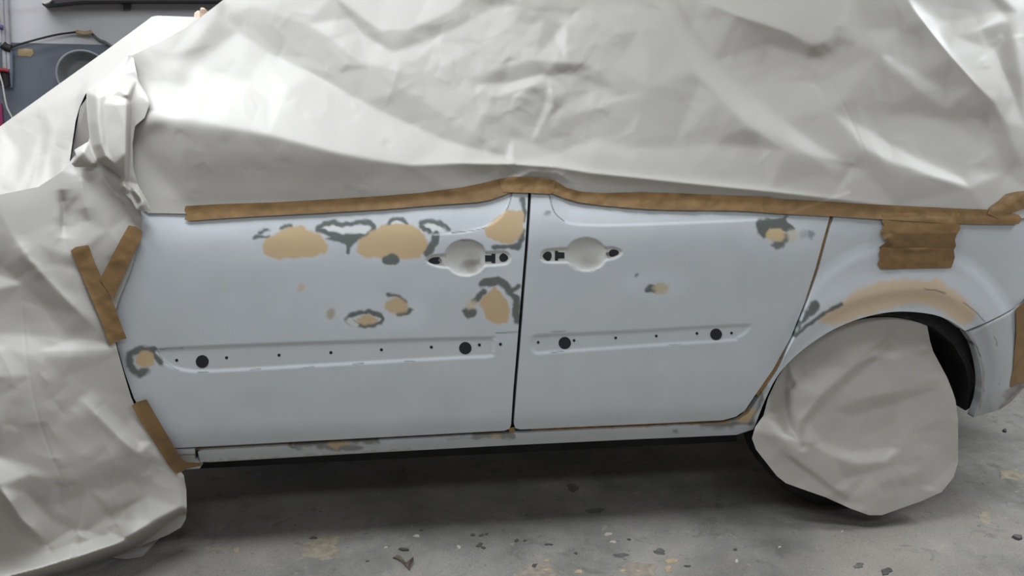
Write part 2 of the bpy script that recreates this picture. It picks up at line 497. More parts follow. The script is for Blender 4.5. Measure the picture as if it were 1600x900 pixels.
# pressed shapes of the flank, in the frame's pixels
SCOOP_F = np.vstack([smooth([(803, 285), (800, 303), (793, 325), (780, 343), (760, 355), (735, 362), (700, 366), (600, 371), (400, 377), (150, 382)], False), [(150, -400), (803, -400)]])
SCOOP_R = np.vstack([smooth([(855, 285), (858, 303), (862, 320), (869, 335), (882, 347), (905, 352), (960, 353), (1080, 349), (1200, 343), (1232, 335)], False), [(1330, 300), (1330, -400), (855, -400)]])
MOULD_F = smooth([(243, 548), (262, 545), (300, 543), (420, 538), (600, 532), (760, 528), (769, 530), (772, 536), (771, 550), (765, 557), (700, 560), (500, 571), (330, 580), (285, 578), (262, 570), (250, 558)])
MOULD_R = smooth([(832, 529), (838, 525), (870, 523), (1000, 517), (1100, 511), (1164, 508), (1172, 510), (1166, 519), (1152, 528), (1138, 532), (1000, 541), (870, 550), (840, 552), (832, 547), (830, 538)])
PLATE_F = smooth([(666, 407), (676, 400), (695, 398), (730, 397), (765, 394), (788, 393), (797, 400), (796, 408), (788, 413), (765, 415), (730, 417), (695, 418), (676, 414)])
PLATE_R = smooth([(845, 401), (850, 392), (866, 389), (890, 388), (916, 388), (945, 387), (960, 387), (972, 393), (966, 401), (950, 406), (916, 409), (890, 410), (858, 410), (848, 408)])
BOWL_F = (728, 403, 33.5, 28.5); BOWL_R = (916, 398, 32.5, 26.5)
ARCH = smooth([(1158, 700), (1174, 678), (1195, 626), (1216, 586), (1250, 550), (1300, 516), (1350, 496), (1400, 487), (1450, 490), (1482, 500), (1508, 517)], False)
ARCH_B = smooth([(1508, 517), (1523, 541), (1532, 575), (1534, 605), (1529, 632), (1520, 653)], False)
LIP = smooth([(1225, 545), (1250, 521), (1285, 493), (1320, 473), (1370, 457), (1420, 450), (1455, 452), (1484, 461), (1512, 479), (1537, 503), (1552, 540), (1557, 580), (1550, 632)], False)
FLARE = ell(1410, 566, 182, 184, 48)

def detail(u, v, which):
    """inward offset in metres of the pressed features"""
    o = np.zeros(np.shape(u))
    if which in ('front', 'any'):
        d = -sd_poly(u, v, SCOOP_F, 300)
        fade = sstep(668, 745, u)
        o += np.where(d > 0, 0.00020*np.minimum(np.sqrt(d*d+196*(1-fade))-14*(1-fade), 50), 0)*(0.4+0.6*sstep(300, 700, u)) + 0.003*sstep(-1, 3.5, d)*fade*(d > -50)
        if which == 'front':
            o += 0.0032*sstep(3.0, -4.0, sd_poly(u, v, MOULD_F))
            o += 0.0035*sstep(1.8, -2.2, sd_poly(u, v, PLATE_F))*sstep(0.80, 1.0, ((u-BOWL_F[0])/BOWL_F[2])**2+((v-BOWL_F[1])/BOWL_F[3])**2)
            cx, cy, rx, ry = BOWL_F
            r2 = ((u-cx)/rx)**2+((v-cy)/ry)**2
            o += 0.013*np.clip(1-r2, 0, 1)**0.6
            for a, b_, h in (((560, 368), 60, 1.0), ((460, 378), 40, 0.8), ((615, 376), 45, 0.9)):
                o += 0.0012*h*np.exp(-0.5*(((u-a[0])/b_)**2+((v-a[1])/20)**2))
    if which in ('rear', 'any'):
        d = -sd_poly(u, v, SCOOP_R, 300)
        o += np.where(d > 0, 0.00022*np.minimum(d, 45), 0)+0.003*sstep(-1, 3.5, d)*(d > -50)
        if which == 'rear':
            o += 0.0028*sstep(3.0, -4.0, sd_poly(u, v, MOULD_R))
            o += 0.0035*sstep(1.8, -2.2, sd_poly(u, v, PLATE_R))*sstep(0.80, 1.0, ((u-BOWL_R[0])/BOWL_R[2])**2+((v-BOWL_R[1])/BOWL_R[3])**2)
            cx, cy, rx, ry = BOWL_R
            r2 = ((u-cx)/rx)**2+((v-cy)/ry)**2
            o += 0.012*np.clip(1-r2, 0, 1)**0.6
    if which == 'quarter':
        o -= 0.006*sstep(14, -14, sd_poly(u, v, FLARE))
        d, _, _, _, s = seg_dist(u, v, LIP)
        o -= 0.007*np.exp(-0.5*(d/np.where(s > 0, 9, 20))**2)
    if which in ('front', 'rear', 'quarter'):
        o += (vnoise(u, v, 45, 11)-0.5)*0.0010
    return o
def flank(which, extra=0.0):
    return lambda u, v: solve(u, v, detail(u, v, which)+extra)

# --- body shell behind the panels: closed solid with wheel arch tunnels
def body_shell():
    zb = 0.345
    xa, za, ra = 1.40, 0.33, 0.375
    prof = [(-1.45, zb), (-1.0, zb), (0.0, zb), (1.0, zb)]
    for k in range(0, 13):
        a = math.pi - k*math.pi/12
        prof.append((xa+ra*math.cos(a), max(zb, za+ra*math.sin(a))))
    prof += [(1.80, 0.36), (1.95, 0.50), (2.02, 0.65), (2.05, 1.02), (-1.55, 1.00), (-2.35, 0.93), (-2.55, 0.75), (-2.55, 0.45), (-2.4, 0.36), (-2.1, 0.36)]
    n = len(prof)
    v = []
    for y in (0.035, 1.665):
        for x, z in prof:
            yy = y
            if y < 0.5:
                yy = 0.035+float(S0(np.array(x), np.array(z)))
            v.append((x, min(yy, 0.6), z))
    f = [tuple(range(n))[::-1], tuple(range(n, 2*n))] + [(i, (i+1) % n, n+(i+1) % n, n+i) for i in range(n)]
    me = bpy.data.meshes.new('body_shell'); me.from_pydata(v, [], f); me.update()
    o = new_obj('body_shell', me, M_SHELL); parent_keep(o, car)
    # cabin under the paper
    sec = [(-1.30, 1.00, 0.08), (-0.55, 1.56, 0.30), (0.4, 1.62, 0.32), (1.4, 1.60, 0.32), (1.98, 1.02, 0.12)]
    v = [(x, 0.06+y, z) for x, z, y in sec]+[(x, 1.64-y, z) for x, z, y in sec]
    n = len(sec)
    f = [tuple(range(n)), tuple(range(2*n-1, n-1, -1))]+[(i, n+i, n+(i+1) % n, (i+1) % n) for i in range(n)]
    me = bpy.data.meshes.new('cabin'); me.from_pydata(v, [], f); me.update()
    parent_keep(new_obj('cabin', me, M_SHELL), car)
    # inner wall of the wheel well
    me = box_mesh('wheel_well', 0.98, 1.85, 0.36, 0.40, 0.30, 0.78)
    parent_keep(new_obj('wheel_well', me, M_SHELL), car)
    # chassis rail seen as the dark strip under the sill
    me = box_mesh('chassis_rail', -1.0, 1.02, 0.16, 0.30, 0.235, 0.35)
    parent_keep(new_obj('chassis_rail', me, M_SHELL), car)
body_shell()

def add_car_panel(name, outline, step, which, feats, flange=(0, 0.022, 0), base=BASE, holes=(), names=None):
    parts, lf = labels(feats)
    main, kids, sub = build_sheet(name, outline, step, flank(which), M_PAINT, None, holes, flange, paint(feats, base), lf if parts else None)
    parent_keep(main, car)
    pieces = []
    for k, fq in kids.items():
        comp = np.arange(fq.max()+1)
        while True:
            lo = comp[fq].min(1); nw = comp.copy()
            for c in range(4): np.minimum.at(nw, fq[:, c], lo)
            if (nw == comp).all(): break
            comp = nw
        fl = comp[fq[:, 0]]
        for c in np.unique(fl): pieces.append((k, fq[fl == c]))
    for k, fq in pieces:
        pn = parts[k-1]['part']
        nm, lb = pn if isinstance(pn, tuple) else (pn, None)
        o = sub(nm, fq, None)
        o.parent = main; o.matrix_parent_inverse = main.matrix_world.inverted()
        o.parent = main; o.matrix_parent_inverse = Matrix.Identity(4)
        if lb: o['label'] = lb
    return main
def child(o, main):
    o.parent = main; o.matrix_parent_inverse = Matrix.Identity(4); return o

def prism(name, poly, which, depth, mt, main, raise_=0.0006, lab=None):
    """dark opening or plug: a shallow prism set in the pressed panel"""
    P = np.array(poly, float); n = len(P)
    c = P.mean(0)
    off = float(np.min(detail(P[:, 0], P[:, 1], which)))-raise_
    a = solve(P[:, 0], P[:, 1], np.full(n, off)); b = a+np.array([0, depth, 0])
    me = bpy.data.meshes.new(name)
    me.from_pydata([tuple(p) for p in np.vstack([a, b])], [], [tuple(range(n))]+[(i, (i+1) % n, n+(i+1) % n, n+i) for i in range(n)]); me.update()
    o = new_obj(name, me, mt); child(o, main)
    if lab: o['label'] = lab
    return o

TAN = 'tan body filler spot'
front_feats = [
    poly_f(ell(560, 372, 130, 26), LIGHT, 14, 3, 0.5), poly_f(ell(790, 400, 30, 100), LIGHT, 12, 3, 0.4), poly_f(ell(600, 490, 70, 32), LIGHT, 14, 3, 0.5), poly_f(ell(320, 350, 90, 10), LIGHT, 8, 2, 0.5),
    poly_f(ell(545, 385, 38, 22), (0.45, 0.49, 0.54), 12, 3, 0.5), poly_f(ell(700, 385, 22, 22), (0.45, 0.49, 0.54), 10, 3, 0.35), poly_f(ell(730, 345, 60, 8), (0.45, 0.49, 0.54), 8, 3, 0.35),
    line_f([(398, 371), (420, 370)], 4), line_f([(405, 365), (410, 360), (419, 359)], 4), line_f([(440, 357), (448, 353), (456, 352)], 4),
    poly_f([(500, 356), (515, 352), (545, 355), (572, 353), (577, 358), (570, 366), (540, 368), (510, 367)], METAL, 1.5, 1.5, 1, 0.16, ('bare_metal_patch', 'shiny bare metal sanded through the primer')),
    line_f([(524, 367), (505, 362), (496, 359), (505, 350), (520, 348), (545, 350), (570, 347), (581, 351), (583, 358), (576, 366), (560, 369), (520, 369)], 6.0, part=('grey_primer_patch', 'dark grey ring round a bare metal patch')),
    poly_f([(508, 372), (540, 370), (568, 369), (558, 379), (549, 386), (547, 395), (542, 394), (540, 382), (525, 378)], GREY, 2, 2, 1, None, ('grey_primer_patch', 'dark grey wedge between two filler spots')),
    poly_f([(409, 386), (418, 374), (438, 361), (452, 354), (468, 352), (482, 359), (500, 368), (513, 381), (511, 391), (495, 400), (465, 404), (432, 404), (414, 397)], FILL, 2.5, 2.5, 1, 0.6, ('filler_patch', TAN)),
    line_f([(607, 351), (612, 345), (620, 343), (632, 344), (636, 350)], 5), poly_f(ell(619, 349, 8, 3.5), METAL, 1.5, 1, 1, 0.2),
    poly_f([(558, 386), (564, 372), (583, 361), (598, 352), (622, 350), (646, 352), (660, 364), (669, 381), (663, 395), (644, 404), (600, 402), (578, 403), (561, 396)], FILL, 2.5, 2.5, 1, 0.6, ('filler_patch', TAN)),
    poly_f(ell(610, 406, 13.5, 8.5), GREY, 1.5, 2, 1, None, ('grey_primer_patch', 'round dark grey spot under a filler patch')),
    poly_f([(664, 353), (675, 348), (688, 351), (698, 359), (690, 362), (672, 362)], METAL, 1.2, 1, 1, 0.16, ('bare_metal_patch', 'shiny bare metal sanded through the primer')),
    line_f([(672, 363), (664, 357), (657, 352), (664, 346), (678, 346), (690, 350), (702, 359)], 5.0, part=('grey_primer_patch', 'dark grey hook round a bare metal patch')),
    line_f([(682, 368), (680, 376), (675, 386), (666, 396)], 9, part=('grey_primer_patch', 'dark grey streak beside the handle recess')),
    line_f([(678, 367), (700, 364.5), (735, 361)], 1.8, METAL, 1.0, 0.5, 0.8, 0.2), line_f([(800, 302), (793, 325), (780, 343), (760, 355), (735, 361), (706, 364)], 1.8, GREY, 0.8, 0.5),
    line_f([(816, 312), (818, 326), (818, 345)], 5), line_f([(815, 362), (814, 375), (811, 386)], 8.5, part=('grey_primer_patch', 'dark grey streak along the door edge')), line_f([(772, 385), (790, 386), (806, 384)], 5.5),
    poly_f([(757, 360), (764, 350), (772, 343), (785, 331), (800, 329), (813, 329), (818, 345), (816, 360), (806, 377), (792, 381), (772, 376), (760, 370)], FILL, 2.0, 2.5, 1, 0.6, ('filler_patch', TAN)),
    line_f([(752, 444), (764, 438), (778, 438), (790, 446), (798, 458), (806, 466), (807, 480), (808, 502)], 8.5, part=('grey_primer_patch', 'dark grey arch above a filler spot')), poly_f(ell(765, 441, 13, 6), GREY, 2, 2, 1), line_f([(797, 458), (805, 452), (810, 447)], 6),
    line_f([(757, 455), (748, 465), (740, 472)], 6), poly_f(ell(734, 488, 11.5, 9), GREY, 2, 2, 1, None, ('grey_primer_patch', 'round dark grey spot left of a filler patch')), poly_f(ell(737, 476, 9, 7), CREAM, 4, 2, 0.9),
    poly_f([(750, 472), (760, 460), (768, 452), (774, 446), (781, 455), (792, 468), (797, 484), (793, 503), (776, 505), (762, 499), (755, 486)], FILL, 2.2, 2.5, 1, 0.6, ('filler_patch', TAN)),
    line_f([(606, 461), (618, 461), (632, 471)], 5, soft=2.5), line_f([(624, 490), (634, 489), (641, 484)], 5.5, soft=2.0),
    poly_f([(600, 476), (611, 467), (625, 466), (637, 477), (634, 487), (618, 490), (604, 486)], FILL, 3.5, 2, 0.95, 0.6, ('filler_patch', TAN)),
    line_f(ell(571, 498, 27, 10.5, 14), 5.5, part=('grey_primer_patch', 'dark grey ring round a small filler spot'), ring=True), line_f([(545, 500), (550, 505), (556, 508)], 5, (0.6, 0.6, 0.6), 2),
    poly_f([(556, 500), (565, 494), (578, 492), (589, 499), (582, 506), (565, 507)], FILL, 3.0, 2, 0.95, 0.6, ('filler_patch', TAN)),
    poly_f(ell(470, 449, 5, 7, ang=0.6), FILL, 3, 2, 0.6), poly_f(ell(517, 491, 7, 9, ang=0.4), (0.36, 0.31, 0.22), 4, 2, 0.8),
    line_f([(235, 548), (218, 547), (206, 553), (201, 563), (206, 575), (217, 584), (227, 579)], 9.0, soft=3, part=('grey_primer_patch', 'dark grey crescent at the front door edge')), line_f([(240, 547), (246, 557), (252, 566)], 8, soft=2.5),
    poly_f([(212, 559), (220, 549), (233, 547), (241, 555), (239, 569), (226, 573), (214, 568)], FILL, 2.5, 2, 1, 0.6, ('filler_patch', TAN)),
    poly_f(MOULD_F, (0.545, 0.57, 0.595), 1.5, 0.3, 1, 0.4, ('moulding_recess', 'long shallow recess with clip holes'), sm=False),
    line_f([(247, 549), (254, 562), (268, 573), (280, 578)], 1.6, (0.2, 0.19, 0.18), 0.9, 1, 0.7), line_f([(250, 546), (285, 543.5)], 1.5, (0.15, 0.14, 0.13), 0.8, 1, 0.7),
    line_f([(775, 520), (808, 519)], 1.6, GREY, 0.8, 0.5, 0.8),
    poly_f(PLATE_F, (0.55, 0.55, 0.54), 1.0, 0.2, 1, 0.4, ('handle_plate', 'narrow pressed plate for the door handle'), sm=False),
    poly_f(ell(*BOWL_F), BOWL, 1.2, 0.3, 1, 0.6, ('handle_recess', 'round dished grip recess with dust'), sm=False),
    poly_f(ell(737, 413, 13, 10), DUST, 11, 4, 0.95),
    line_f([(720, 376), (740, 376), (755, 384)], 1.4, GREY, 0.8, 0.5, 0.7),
] + [line_f([(a, b), (a+16, b-1)], 1.6, (0.15, 0.15, 0.15), 0.9, 0.6, 0.8) for a, b in ((309, 582), (391, 578), (474, 574), (552, 569), (632, 565))]
FD = [(150, 262), (150, 340), (158, 420), (170, 480), (183, 540), (195, 582), (209, 622), (232, 662), (252, 688), (264, 697), (276, 700), (400, 693.5), (600, 683), (740, 675.5), (788, 673), (796, 670), (798.5, 664), (802, 610), (808, 540), (815, 450), (820, 390), (824, 330), (827, 255), (500, 258)]
front_door = add_car_panel('front_door', FD, 1.7, 'front', front_feats)
front_door['label'] = 'front door in white primer with tan filler spots'
rear_feats = [
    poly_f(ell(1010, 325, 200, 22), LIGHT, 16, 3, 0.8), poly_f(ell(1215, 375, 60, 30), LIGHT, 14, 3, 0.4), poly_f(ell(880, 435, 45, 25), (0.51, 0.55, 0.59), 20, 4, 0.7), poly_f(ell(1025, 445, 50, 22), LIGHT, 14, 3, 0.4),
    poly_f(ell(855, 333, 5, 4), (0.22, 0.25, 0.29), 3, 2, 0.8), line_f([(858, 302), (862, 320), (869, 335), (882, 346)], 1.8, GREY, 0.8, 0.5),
    poly_f([(1182, 346), (1205, 342), (1232, 336), (1230, 345), (1242, 355), (1240, 362), (1228, 360), (1214, 357), (1204, 362), (1196, 372), (1184, 366)], GREY, 2, 2.5, 1, None, ('grey_primer_patch', 'dark grey blotch at the upper rear corner of the door')),
    poly_f(ell(1214, 383, 10, 5), GREY, 2.5, 2.5, 0.9), poly_f([(1222, 365), (1232, 364), (1232, 376), (1218, 382)], GREY, 2.5, 2, 0.9),
    poly_f([(1198, 366), (1206, 358), (1222, 356), (1227, 366), (1222, 376), (1204, 377)], (0.60, 0.47, 0.27), 2.5, 2.5, 0.95, 0.6, ('filler_patch', 'tan filler spot in a dark grey blotch')),
    poly_f(ell(1238, 368, 9, 10), CREAM, 4, 2, 0.6), poly_f(ell(1266, 367, 5, 6), GREY, 3.5, 3, 0.65), poly_f(ell(1256, 366, 4, 6), GREY, 3.5, 3, 0.35),
    poly_f([(1008, 457), (1008, 451), (1014, 444), (1023, 446), (1025, 455), (1018, 458)], GREY, 2, 1.5, 1, None, ('grey_primer_patch', 'small dark grey spot in the middle of the door')),
    poly_f(ell(1032, 450, 13, 9), (0.50, 0.42, 0.29), 4, 2, 0.85, 0.6, ('filler_patch', 'small pale filler spot in the middle of the door')),
    poly_f(ell(995, 430, 4, 2.5, ang=-0.5), GREY, 2.5, 2, 0.9),
    poly_f(MOULD_R, (0.54, 0.57, 0.595), 1.5, 0.3, 1, 0.4, ('moulding_recess', 'shallow recess with clip holes'), sm=False),
    line_f([(860, 519), (884, 517.5)], 1.4, GREY, 0.8, 0.6, 0.7), line_f([(1045, 539), (1063, 538)], 1.4, GREY, 0.8, 0.6, 0.6), line_f([(862, 551), (880, 549)], 1.6, GREY, 0.8, 0.6, 0.7),
    poly_f(PLATE_R, (0.55, 0.55, 0.54), 1.0, 0.2, 1, 0.4, ('handle_plate', 'narrow pressed plate for the door handle'), sm=False),
    poly_f(ell(*BOWL_R), BOWL, 1.2, 0.3, 1, 0.6, ('handle_recess', 'round dished grip recess with dust'), sm=False),
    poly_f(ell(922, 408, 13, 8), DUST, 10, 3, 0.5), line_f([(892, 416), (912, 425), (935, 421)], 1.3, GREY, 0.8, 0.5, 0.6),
]
RD = [(832, 255), (829, 330), (825, 390), (820, 450), (813, 540), (807, 610), (803, 662), (805, 669), (813, 671), (900, 667), (1040, 661), (1130, 656.5), (1150, 651), (1164, 641), (1180, 617), (1208, 577), (1236, 526), (1258, 470), (1274, 420), (1287, 372), (1297, 337), (1305, 290), (1200, 270), (1000, 258)]
rear_door = add_car_panel('rear_door', RD, 1.7, 'rear', rear_feats)
rear_door['label'] = 'rear door in white primer with few spots'

quarter_feats = [
    poly_f(FLARE, (0.59, 0.62, 0.66), 3.5, 2, 0.95),
    poly_f([(1276, 502), (1292, 487), (1310, 474), (1340, 453), (1378, 440), (1410, 436), (1450, 437), (1472, 438), (1478, 447), (1500, 459), (1520, 480), (1523, 496), (1506, 506), (1490, 499), (1470, 484), (1440, 477), (1405, 479), (1370, 488), (1335, 499), (1305, 507)], FILL2, 5, 3, 0.92, 0.6, ('filler_patch', 'broad tan arc of filler over the wheel arch')),
    poly_f([(1404, 478), (1430, 474), (1445, 479), (1425, 481)], (0.5, 0.5, 0.47), 4, 2, 0.7),
    poly_f([(1263, 480), (1272, 470), (1280, 472), (1279, 484), (1266, 496), (1253, 510), (1243, 523), (1250, 505)], GREY, 2.5, 2.5, 1, None, ('grey_primer_patch', 'dark grey patch beside the rear door edge')),
    line_f([(1243, 525), (1258, 512), (1285, 492), (1314, 475)], 4.2, GREY, 1.5, 1.0),
    line_f([(1445, 452), (1462, 454), (1477, 458)], 2.2, GREY, 1.2, 0.6, 0.8), line_f([(1506, 473), (1525, 488), (1539, 503)], 1.8, GREY, 1.0, 0.6, 0.8),
    line_f([(1193, 608), (1180, 632), (1166, 650), (1140, 662), (1100, 663)], 10, (0.33, 0.33, 0.32), 3, 3, 0.8, 0.3),
    line_f([(1186, 612), (1191, 620), (1184, 640), (1172, 660)], 5, GREY, 2, 2, 0.8), line_f([(1176, 661), (1150, 662), (1120, 663), (1095, 662)], 4, GREY, 2, 2, 0.7),
    poly_f([(1151, 659), (1154, 652), (1165, 643), (1176, 637), (1181, 640), (1178, 650), (1170, 658), (1160, 661)], FILL, 2, 2, 1, 0.6, ('filler_patch', 'tan filler at the sill corner')),
    line_f([(1140, 659.5), (1080, 662), (1000, 666), (960, 668)], 2.5, (0.42, 0.29, 0.15), 1, 1, 0.9),
]
QP = np.vstack([[(1311, 290), (1303, 337), (1293, 372), (1280, 420), (1264, 470), (1242, 528), (1214, 581), (1187, 621), (1170, 646), (1155, 656), (1130, 661), (1083, 663.5), (1083, 682.5), (1150, 679.5)], ARCH[ARCH[:, 1] < 677], smooth([(1508, 517), (1540, 504), (1572, 488), (1592, 475), (1602, 462), (1606, 440)], False)[1:], [(1702, 424), (1702, 280)]])
quarter = add_car_panel('quarter_panel', QP, 1.9, 'quarter', quarter_feats, flange=lambda u, v: np.stack([0*u, np.where((v > 480) & (u > 1165), 0.035, 0.02), 0*u], 1))
quarter['label'] = 'rear quarter panel with filled wheel arch'
bumper_feats = [
    poly_f(FLARE, (0.41, 0.43, 0.445), 3.5, 2, 0.9),
    line_f([(1520, 535), (1527, 545), (1532, 556)], 3, (0.10, 0.105, 0.11), 1.2, 1.2, 0.9), line_f([(1512, 519), (1526, 542), (1534, 570), (1536, 605), (1530, 638)], 3.0, (0.16, 0.14, 0.12), 1.8, 1.5, 0.6),
    line_f([(1553, 527), (1556, 532), (1557, 540)], 1.6, GREY, 0.8, 1, 0.8), line_f([(1562, 590), (1561, 602)], 1.2, GREY, 0.8, 1, 0.8),
    poly_f([(1578, 604), (1600, 596), (1640, 580), (1640, 640), (1560, 660), (1566, 632)], (0.24, 0.22, 0.21), 4, 4, 0.85),
    line_f([(1572, 625), (1590, 610), (1606, 600)], 3, (0.12, 0.11, 0.10), 2, 3, 0.8), line_f([(1560, 640), (1590, 626), (1610, 612)], 3, (0.12, 0.11, 0.10), 2, 3, 0.8),
    line_f([(1520, 518.5), (1542, 508), (1573, 492), (1594, 478)], 2.0, (0.68, 0.68, 0.68), 0.8, 0.3, 0.9, 0.25),
]
BP = np.vstack([ARCH_B, [(1545, 645), (1560, 641), (1580, 628), (1600, 606), (1640, 570), (1700, 480), (1700, 432), (1609, 446)], smooth([(1605, 464), (1594, 478), (1573, 491.5), (1541, 507.5), (1510, 520)], False)[:-1]])
bumper = add_car_panel('rear_bumper', BP, 1.9, 'quarter', bumper_feats, flange=(0, 0.03, 0))
bumper['label'] = 'rear bumper corner with scuffed lower edge'

sill_feats = [
    poly_f([(312, 712), (600, 696), (850, 683), (1100, 671), (1100, 690), (312, 740)], (0.50, 0.52, 0.52), 4, 2, 0.7), line_f([(320, 702), (560, 688), (800, 676)], 2.0, (0.40, 0.28, 0.15), 1, 1.2, 0.6), line_f([(860, 672), (1000, 666), (1085, 662.5)], 2.5, (0.40, 0.28, 0.15), 1, 1, 0.9),
    line_f([(455, 698), (500, 694), (540, 690), (590, 690)], 6, (0.19, 0.19, 0.185), 2.5, 3, 0.9, None, ('grey_primer_patch', 'dark sanded streak on the sill')), poly_f(ell(530, 699, 38, 4.5), (0.19, 0.19, 0.185), 2.5, 2.5, 0.8), poly_f([(511, 695), (520, 691), (540, 692), (546, 695), (530, 698), (527, 702), (520, 698)], FILL, 1.8, 2, 1, 0.6, ('filler_patch', 'small tan filler spot on the sill')),
    line_f([(740, 683), (770, 680), (800, 680)], 7, (0.2, 0.2, 0.19), 2.5, 3, 0.8), poly_f(ell(775, 682, 9, 3), FILL, 1.8, 1.5, 0.9, 0.6), line_f([(700, 686), (740, 684)], 3, (0.3, 0.3, 0.29), 2, 2, 0.6), poly_f(ell(1055, 674, 5, 2.5), DUST, 2, 2, 0.8),
    line_f([(320, 722), (500, 712), (650, 704)], 4, (0.33, 0.31, 0.29), 2.5, 3, 0.6),
]
SP = [(309, 706), (320, 703.5), (600, 688), (800, 677.5), (1040, 666), (1084, 664), (1084, 682.5), (1000, 686), (800, 695.5), (560, 708.5), (330, 722), (313, 722)]
sill = add_car_panel('sill', SP, 1.7, 'none', sill_feats, flange=(0, 0.07, 0.0))
sill['label'] = 'narrow sill under the doors with sanded spots'
FB = [(262, 703.5), (305, 701.5), (306, 716), (312, 722), (313, 732), (270, 735)]
fb = add_car_panel('wing_bracket', FB, 1.5, 'none', [line_f([(262, 712), (304, 710)], 1.6, GREY, 0.8, 0.6), line_f([(305, 702), (306, 716)], 1.6, (0.08, 0.08, 0.08), 0.8, 0.4)], flange=(0, 0.03, 0))
fb['label'] = 'small white bracket at the end of the sill'
prism('bolt_hole', ell(304.5, 726, 4.5, 3.2, 14), 'none', 0.02, M_PLUG, fb)

# brown tape residue seen in the gap behind the rear door, dark seal in the centre gap
def strip(name, pts, w, off, mt, par=None, step=1.6, which='any', wr=0.0):
    P = smooth(pts, False)
    t = np.gradient(P, axis=0); t /= np.linalg.norm(t, axis=1, keepdims=True); n = np.stack([-t[:, 1], t[:, 0]], 1)
    poly = np.vstack([P+n*w/2, (P-n*w/2)[::-1]])
    fn = lambda u, v: solve(u, v, detail(u, v, which)*0+off+wr*(vnoise(u, v, 9, 8)-0.5))
    o, _, _ = build_sheet(name, poly, step, fn, mt)
    if par: parent_keep(o, par)
    return o
strip('gap_tape', [(1302, 337), (1291, 372), (1277, 421), (1261, 471), (1239, 527), (1211, 579), (1184, 618)], 8, 0.010, M_TAPE2, car)['label'] = 'brown tape edge in the gap behind the rear door'
strip('gap_tape', [(830, 672), (900, 668.5), (1040, 663), (1130, 659)], 5, 0.012, M_TAPE2, car)['label'] = 'brown tape edge under the rear door'
strip('gap_tape', [(280, 703), (400, 697), (600, 686.5), (790, 676)], 4, 0.014, M_TAPE2, car)['label'] = 'brown tape edge under the front door'
strip('gap_tape', [(799, 668), (800.5, 676), (802, 679)], 9, 0.010, M_TAPE2, car)['label'] = 'brown tape end at the foot of the door gap'
strip('door_seal', [(830, 250), (826.5, 330), (822.5, 390), (817.5, 450), (810.5, 540), (804.5, 610), (801, 664)], 9, 0.020, M_BLACK, car)

for (x, y, r) in ((316, 565, 10.2), (727, 544, 9.8)): prism('rubber_plug', ell(x, y, r, r*0.98, 24), 'front', 0.006, M_PLUG, front_door)
for (x, y) in ((276, 563), (354, 559), (436, 555), (517, 551), (596, 546.5), (674, 542.5), (749, 539), (782, 538)): prism('clip_hole', ell(x, y, 2.5, 2.4, 10), 'front', 0.004, M_PLUG, front_door)
for (x, y, r) in ((882.5, 536, 9.7), (1119, 522.5, 9.2)): prism('rubber_plug', ell(x, y, r, r*0.98, 24), 'rear', 0.006, M_PLUG, rear_door)
for (x, y) in ((841, 535), (897, 532), (962, 528), (1025.5, 525), (1089, 521), (1143, 520.5)): prism('clip_hole', ell(x, y, 2.2, 2.2, 10), 'rear', 0.004, M_PLUG, rear_door)
# handle openings: pear shaped, square and round
prism('handle_opening', smooth([(669, 408), (675, 403), (686, 402), (688, 406), (686, 412), (676, 412)], True, 4), 'front', 0.01, M_PLUG, front_door)
prism('handle_opening', [(758, 399), (768, 399), (768, 396.5), (774, 396.5), (774, 411), (768, 411), (768, 408.5), (758, 408.5)], 'front', 0.01, M_PLUG, front_door)
prism('handle_opening', smooth([(780, 402), (785, 396), (791, 398), (794, 403), (790, 408), (783, 408.5)], True, 4), 'front', 0.01, M_PLUG, front_door)
prism('screw', ell(687.5, 406.5, 2.6, 2.6, 12), 'front', 0.006, M_STEEL, front_door, 0.003)
prism('handle_opening', smooth([(848, 400), (853, 394), (860, 394), (862, 400), (859, 407), (853, 406.5)], True, 4), 'rear', 0.01, M_PLUG, rear_door)
prism('handle_opening', [(867, 392), (872, 392), (872, 394), (882, 394.5), (882, 403.5), (872, 404), (872, 407), (867, 407)], 'rear', 0.01, M_PLUG, rear_door)
prism('handle_opening', smooth([(951, 395), (956, 390), (964, 391), (967, 395), (963, 399), (954, 401)], True, 4), 'rear', 0.01, M_PLUG, rear_door)
prism('screw', ell(949.5, 396.5, 2.4, 2.4, 12), 'rear', 0.006, M_STEEL, rear_door, 0.003)

# --- rear wheel: rim and tyre by lathe, arch liner
def lathe(name, prof, c, mt, n=56):
    v, f = [], []
    m = len(prof)
    for i in range(n):
        a = 2*math.pi*i/n
        for r, y in prof: v.append((c[0]+r*math.cos(a), c[1]+y, c[2]+r*math.sin(a)))
    for i in range(n):
        for j in range(m-1):
            f.append((i*m+j, i*m+j+1, ((i+1) % n)*m+j+1, ((i+1) % n)*m+j))
    me = bpy.data.meshes.new(name); me.from_pydata(v, [], f); me.update()
    for p in me.polygons: p.use_smooth = True
    return new_obj(name, me, mt)
WC = (1.385, 0.085, 0.318)
wheel = lathe('rear_wheel', [(0.0, 0.02), (0.06, 0.015), (0.10, 0.03), (0.17, 0.035), (0.19, 0.01), (0.20, 0.0), (0.20, 0.18), (0.0, 0.18)], WC, M_STEEL)
parent_keep(wheel, car); wheel['label'] = 'rear wheel under the paper'
tyre = lathe('tyre', [(0.200, 0.005), (0.215, -0.004), (0.255, -0.010), (0.292, -0.002), (0.308, 0.012), (0.317, 0.03), (0.318, 0.10), (0.317, 0.17), (0.305, 0.19), (0.25, 0.205), (0.20, 0.19)], WC, M_TYRE)
child(tyre, wheel)
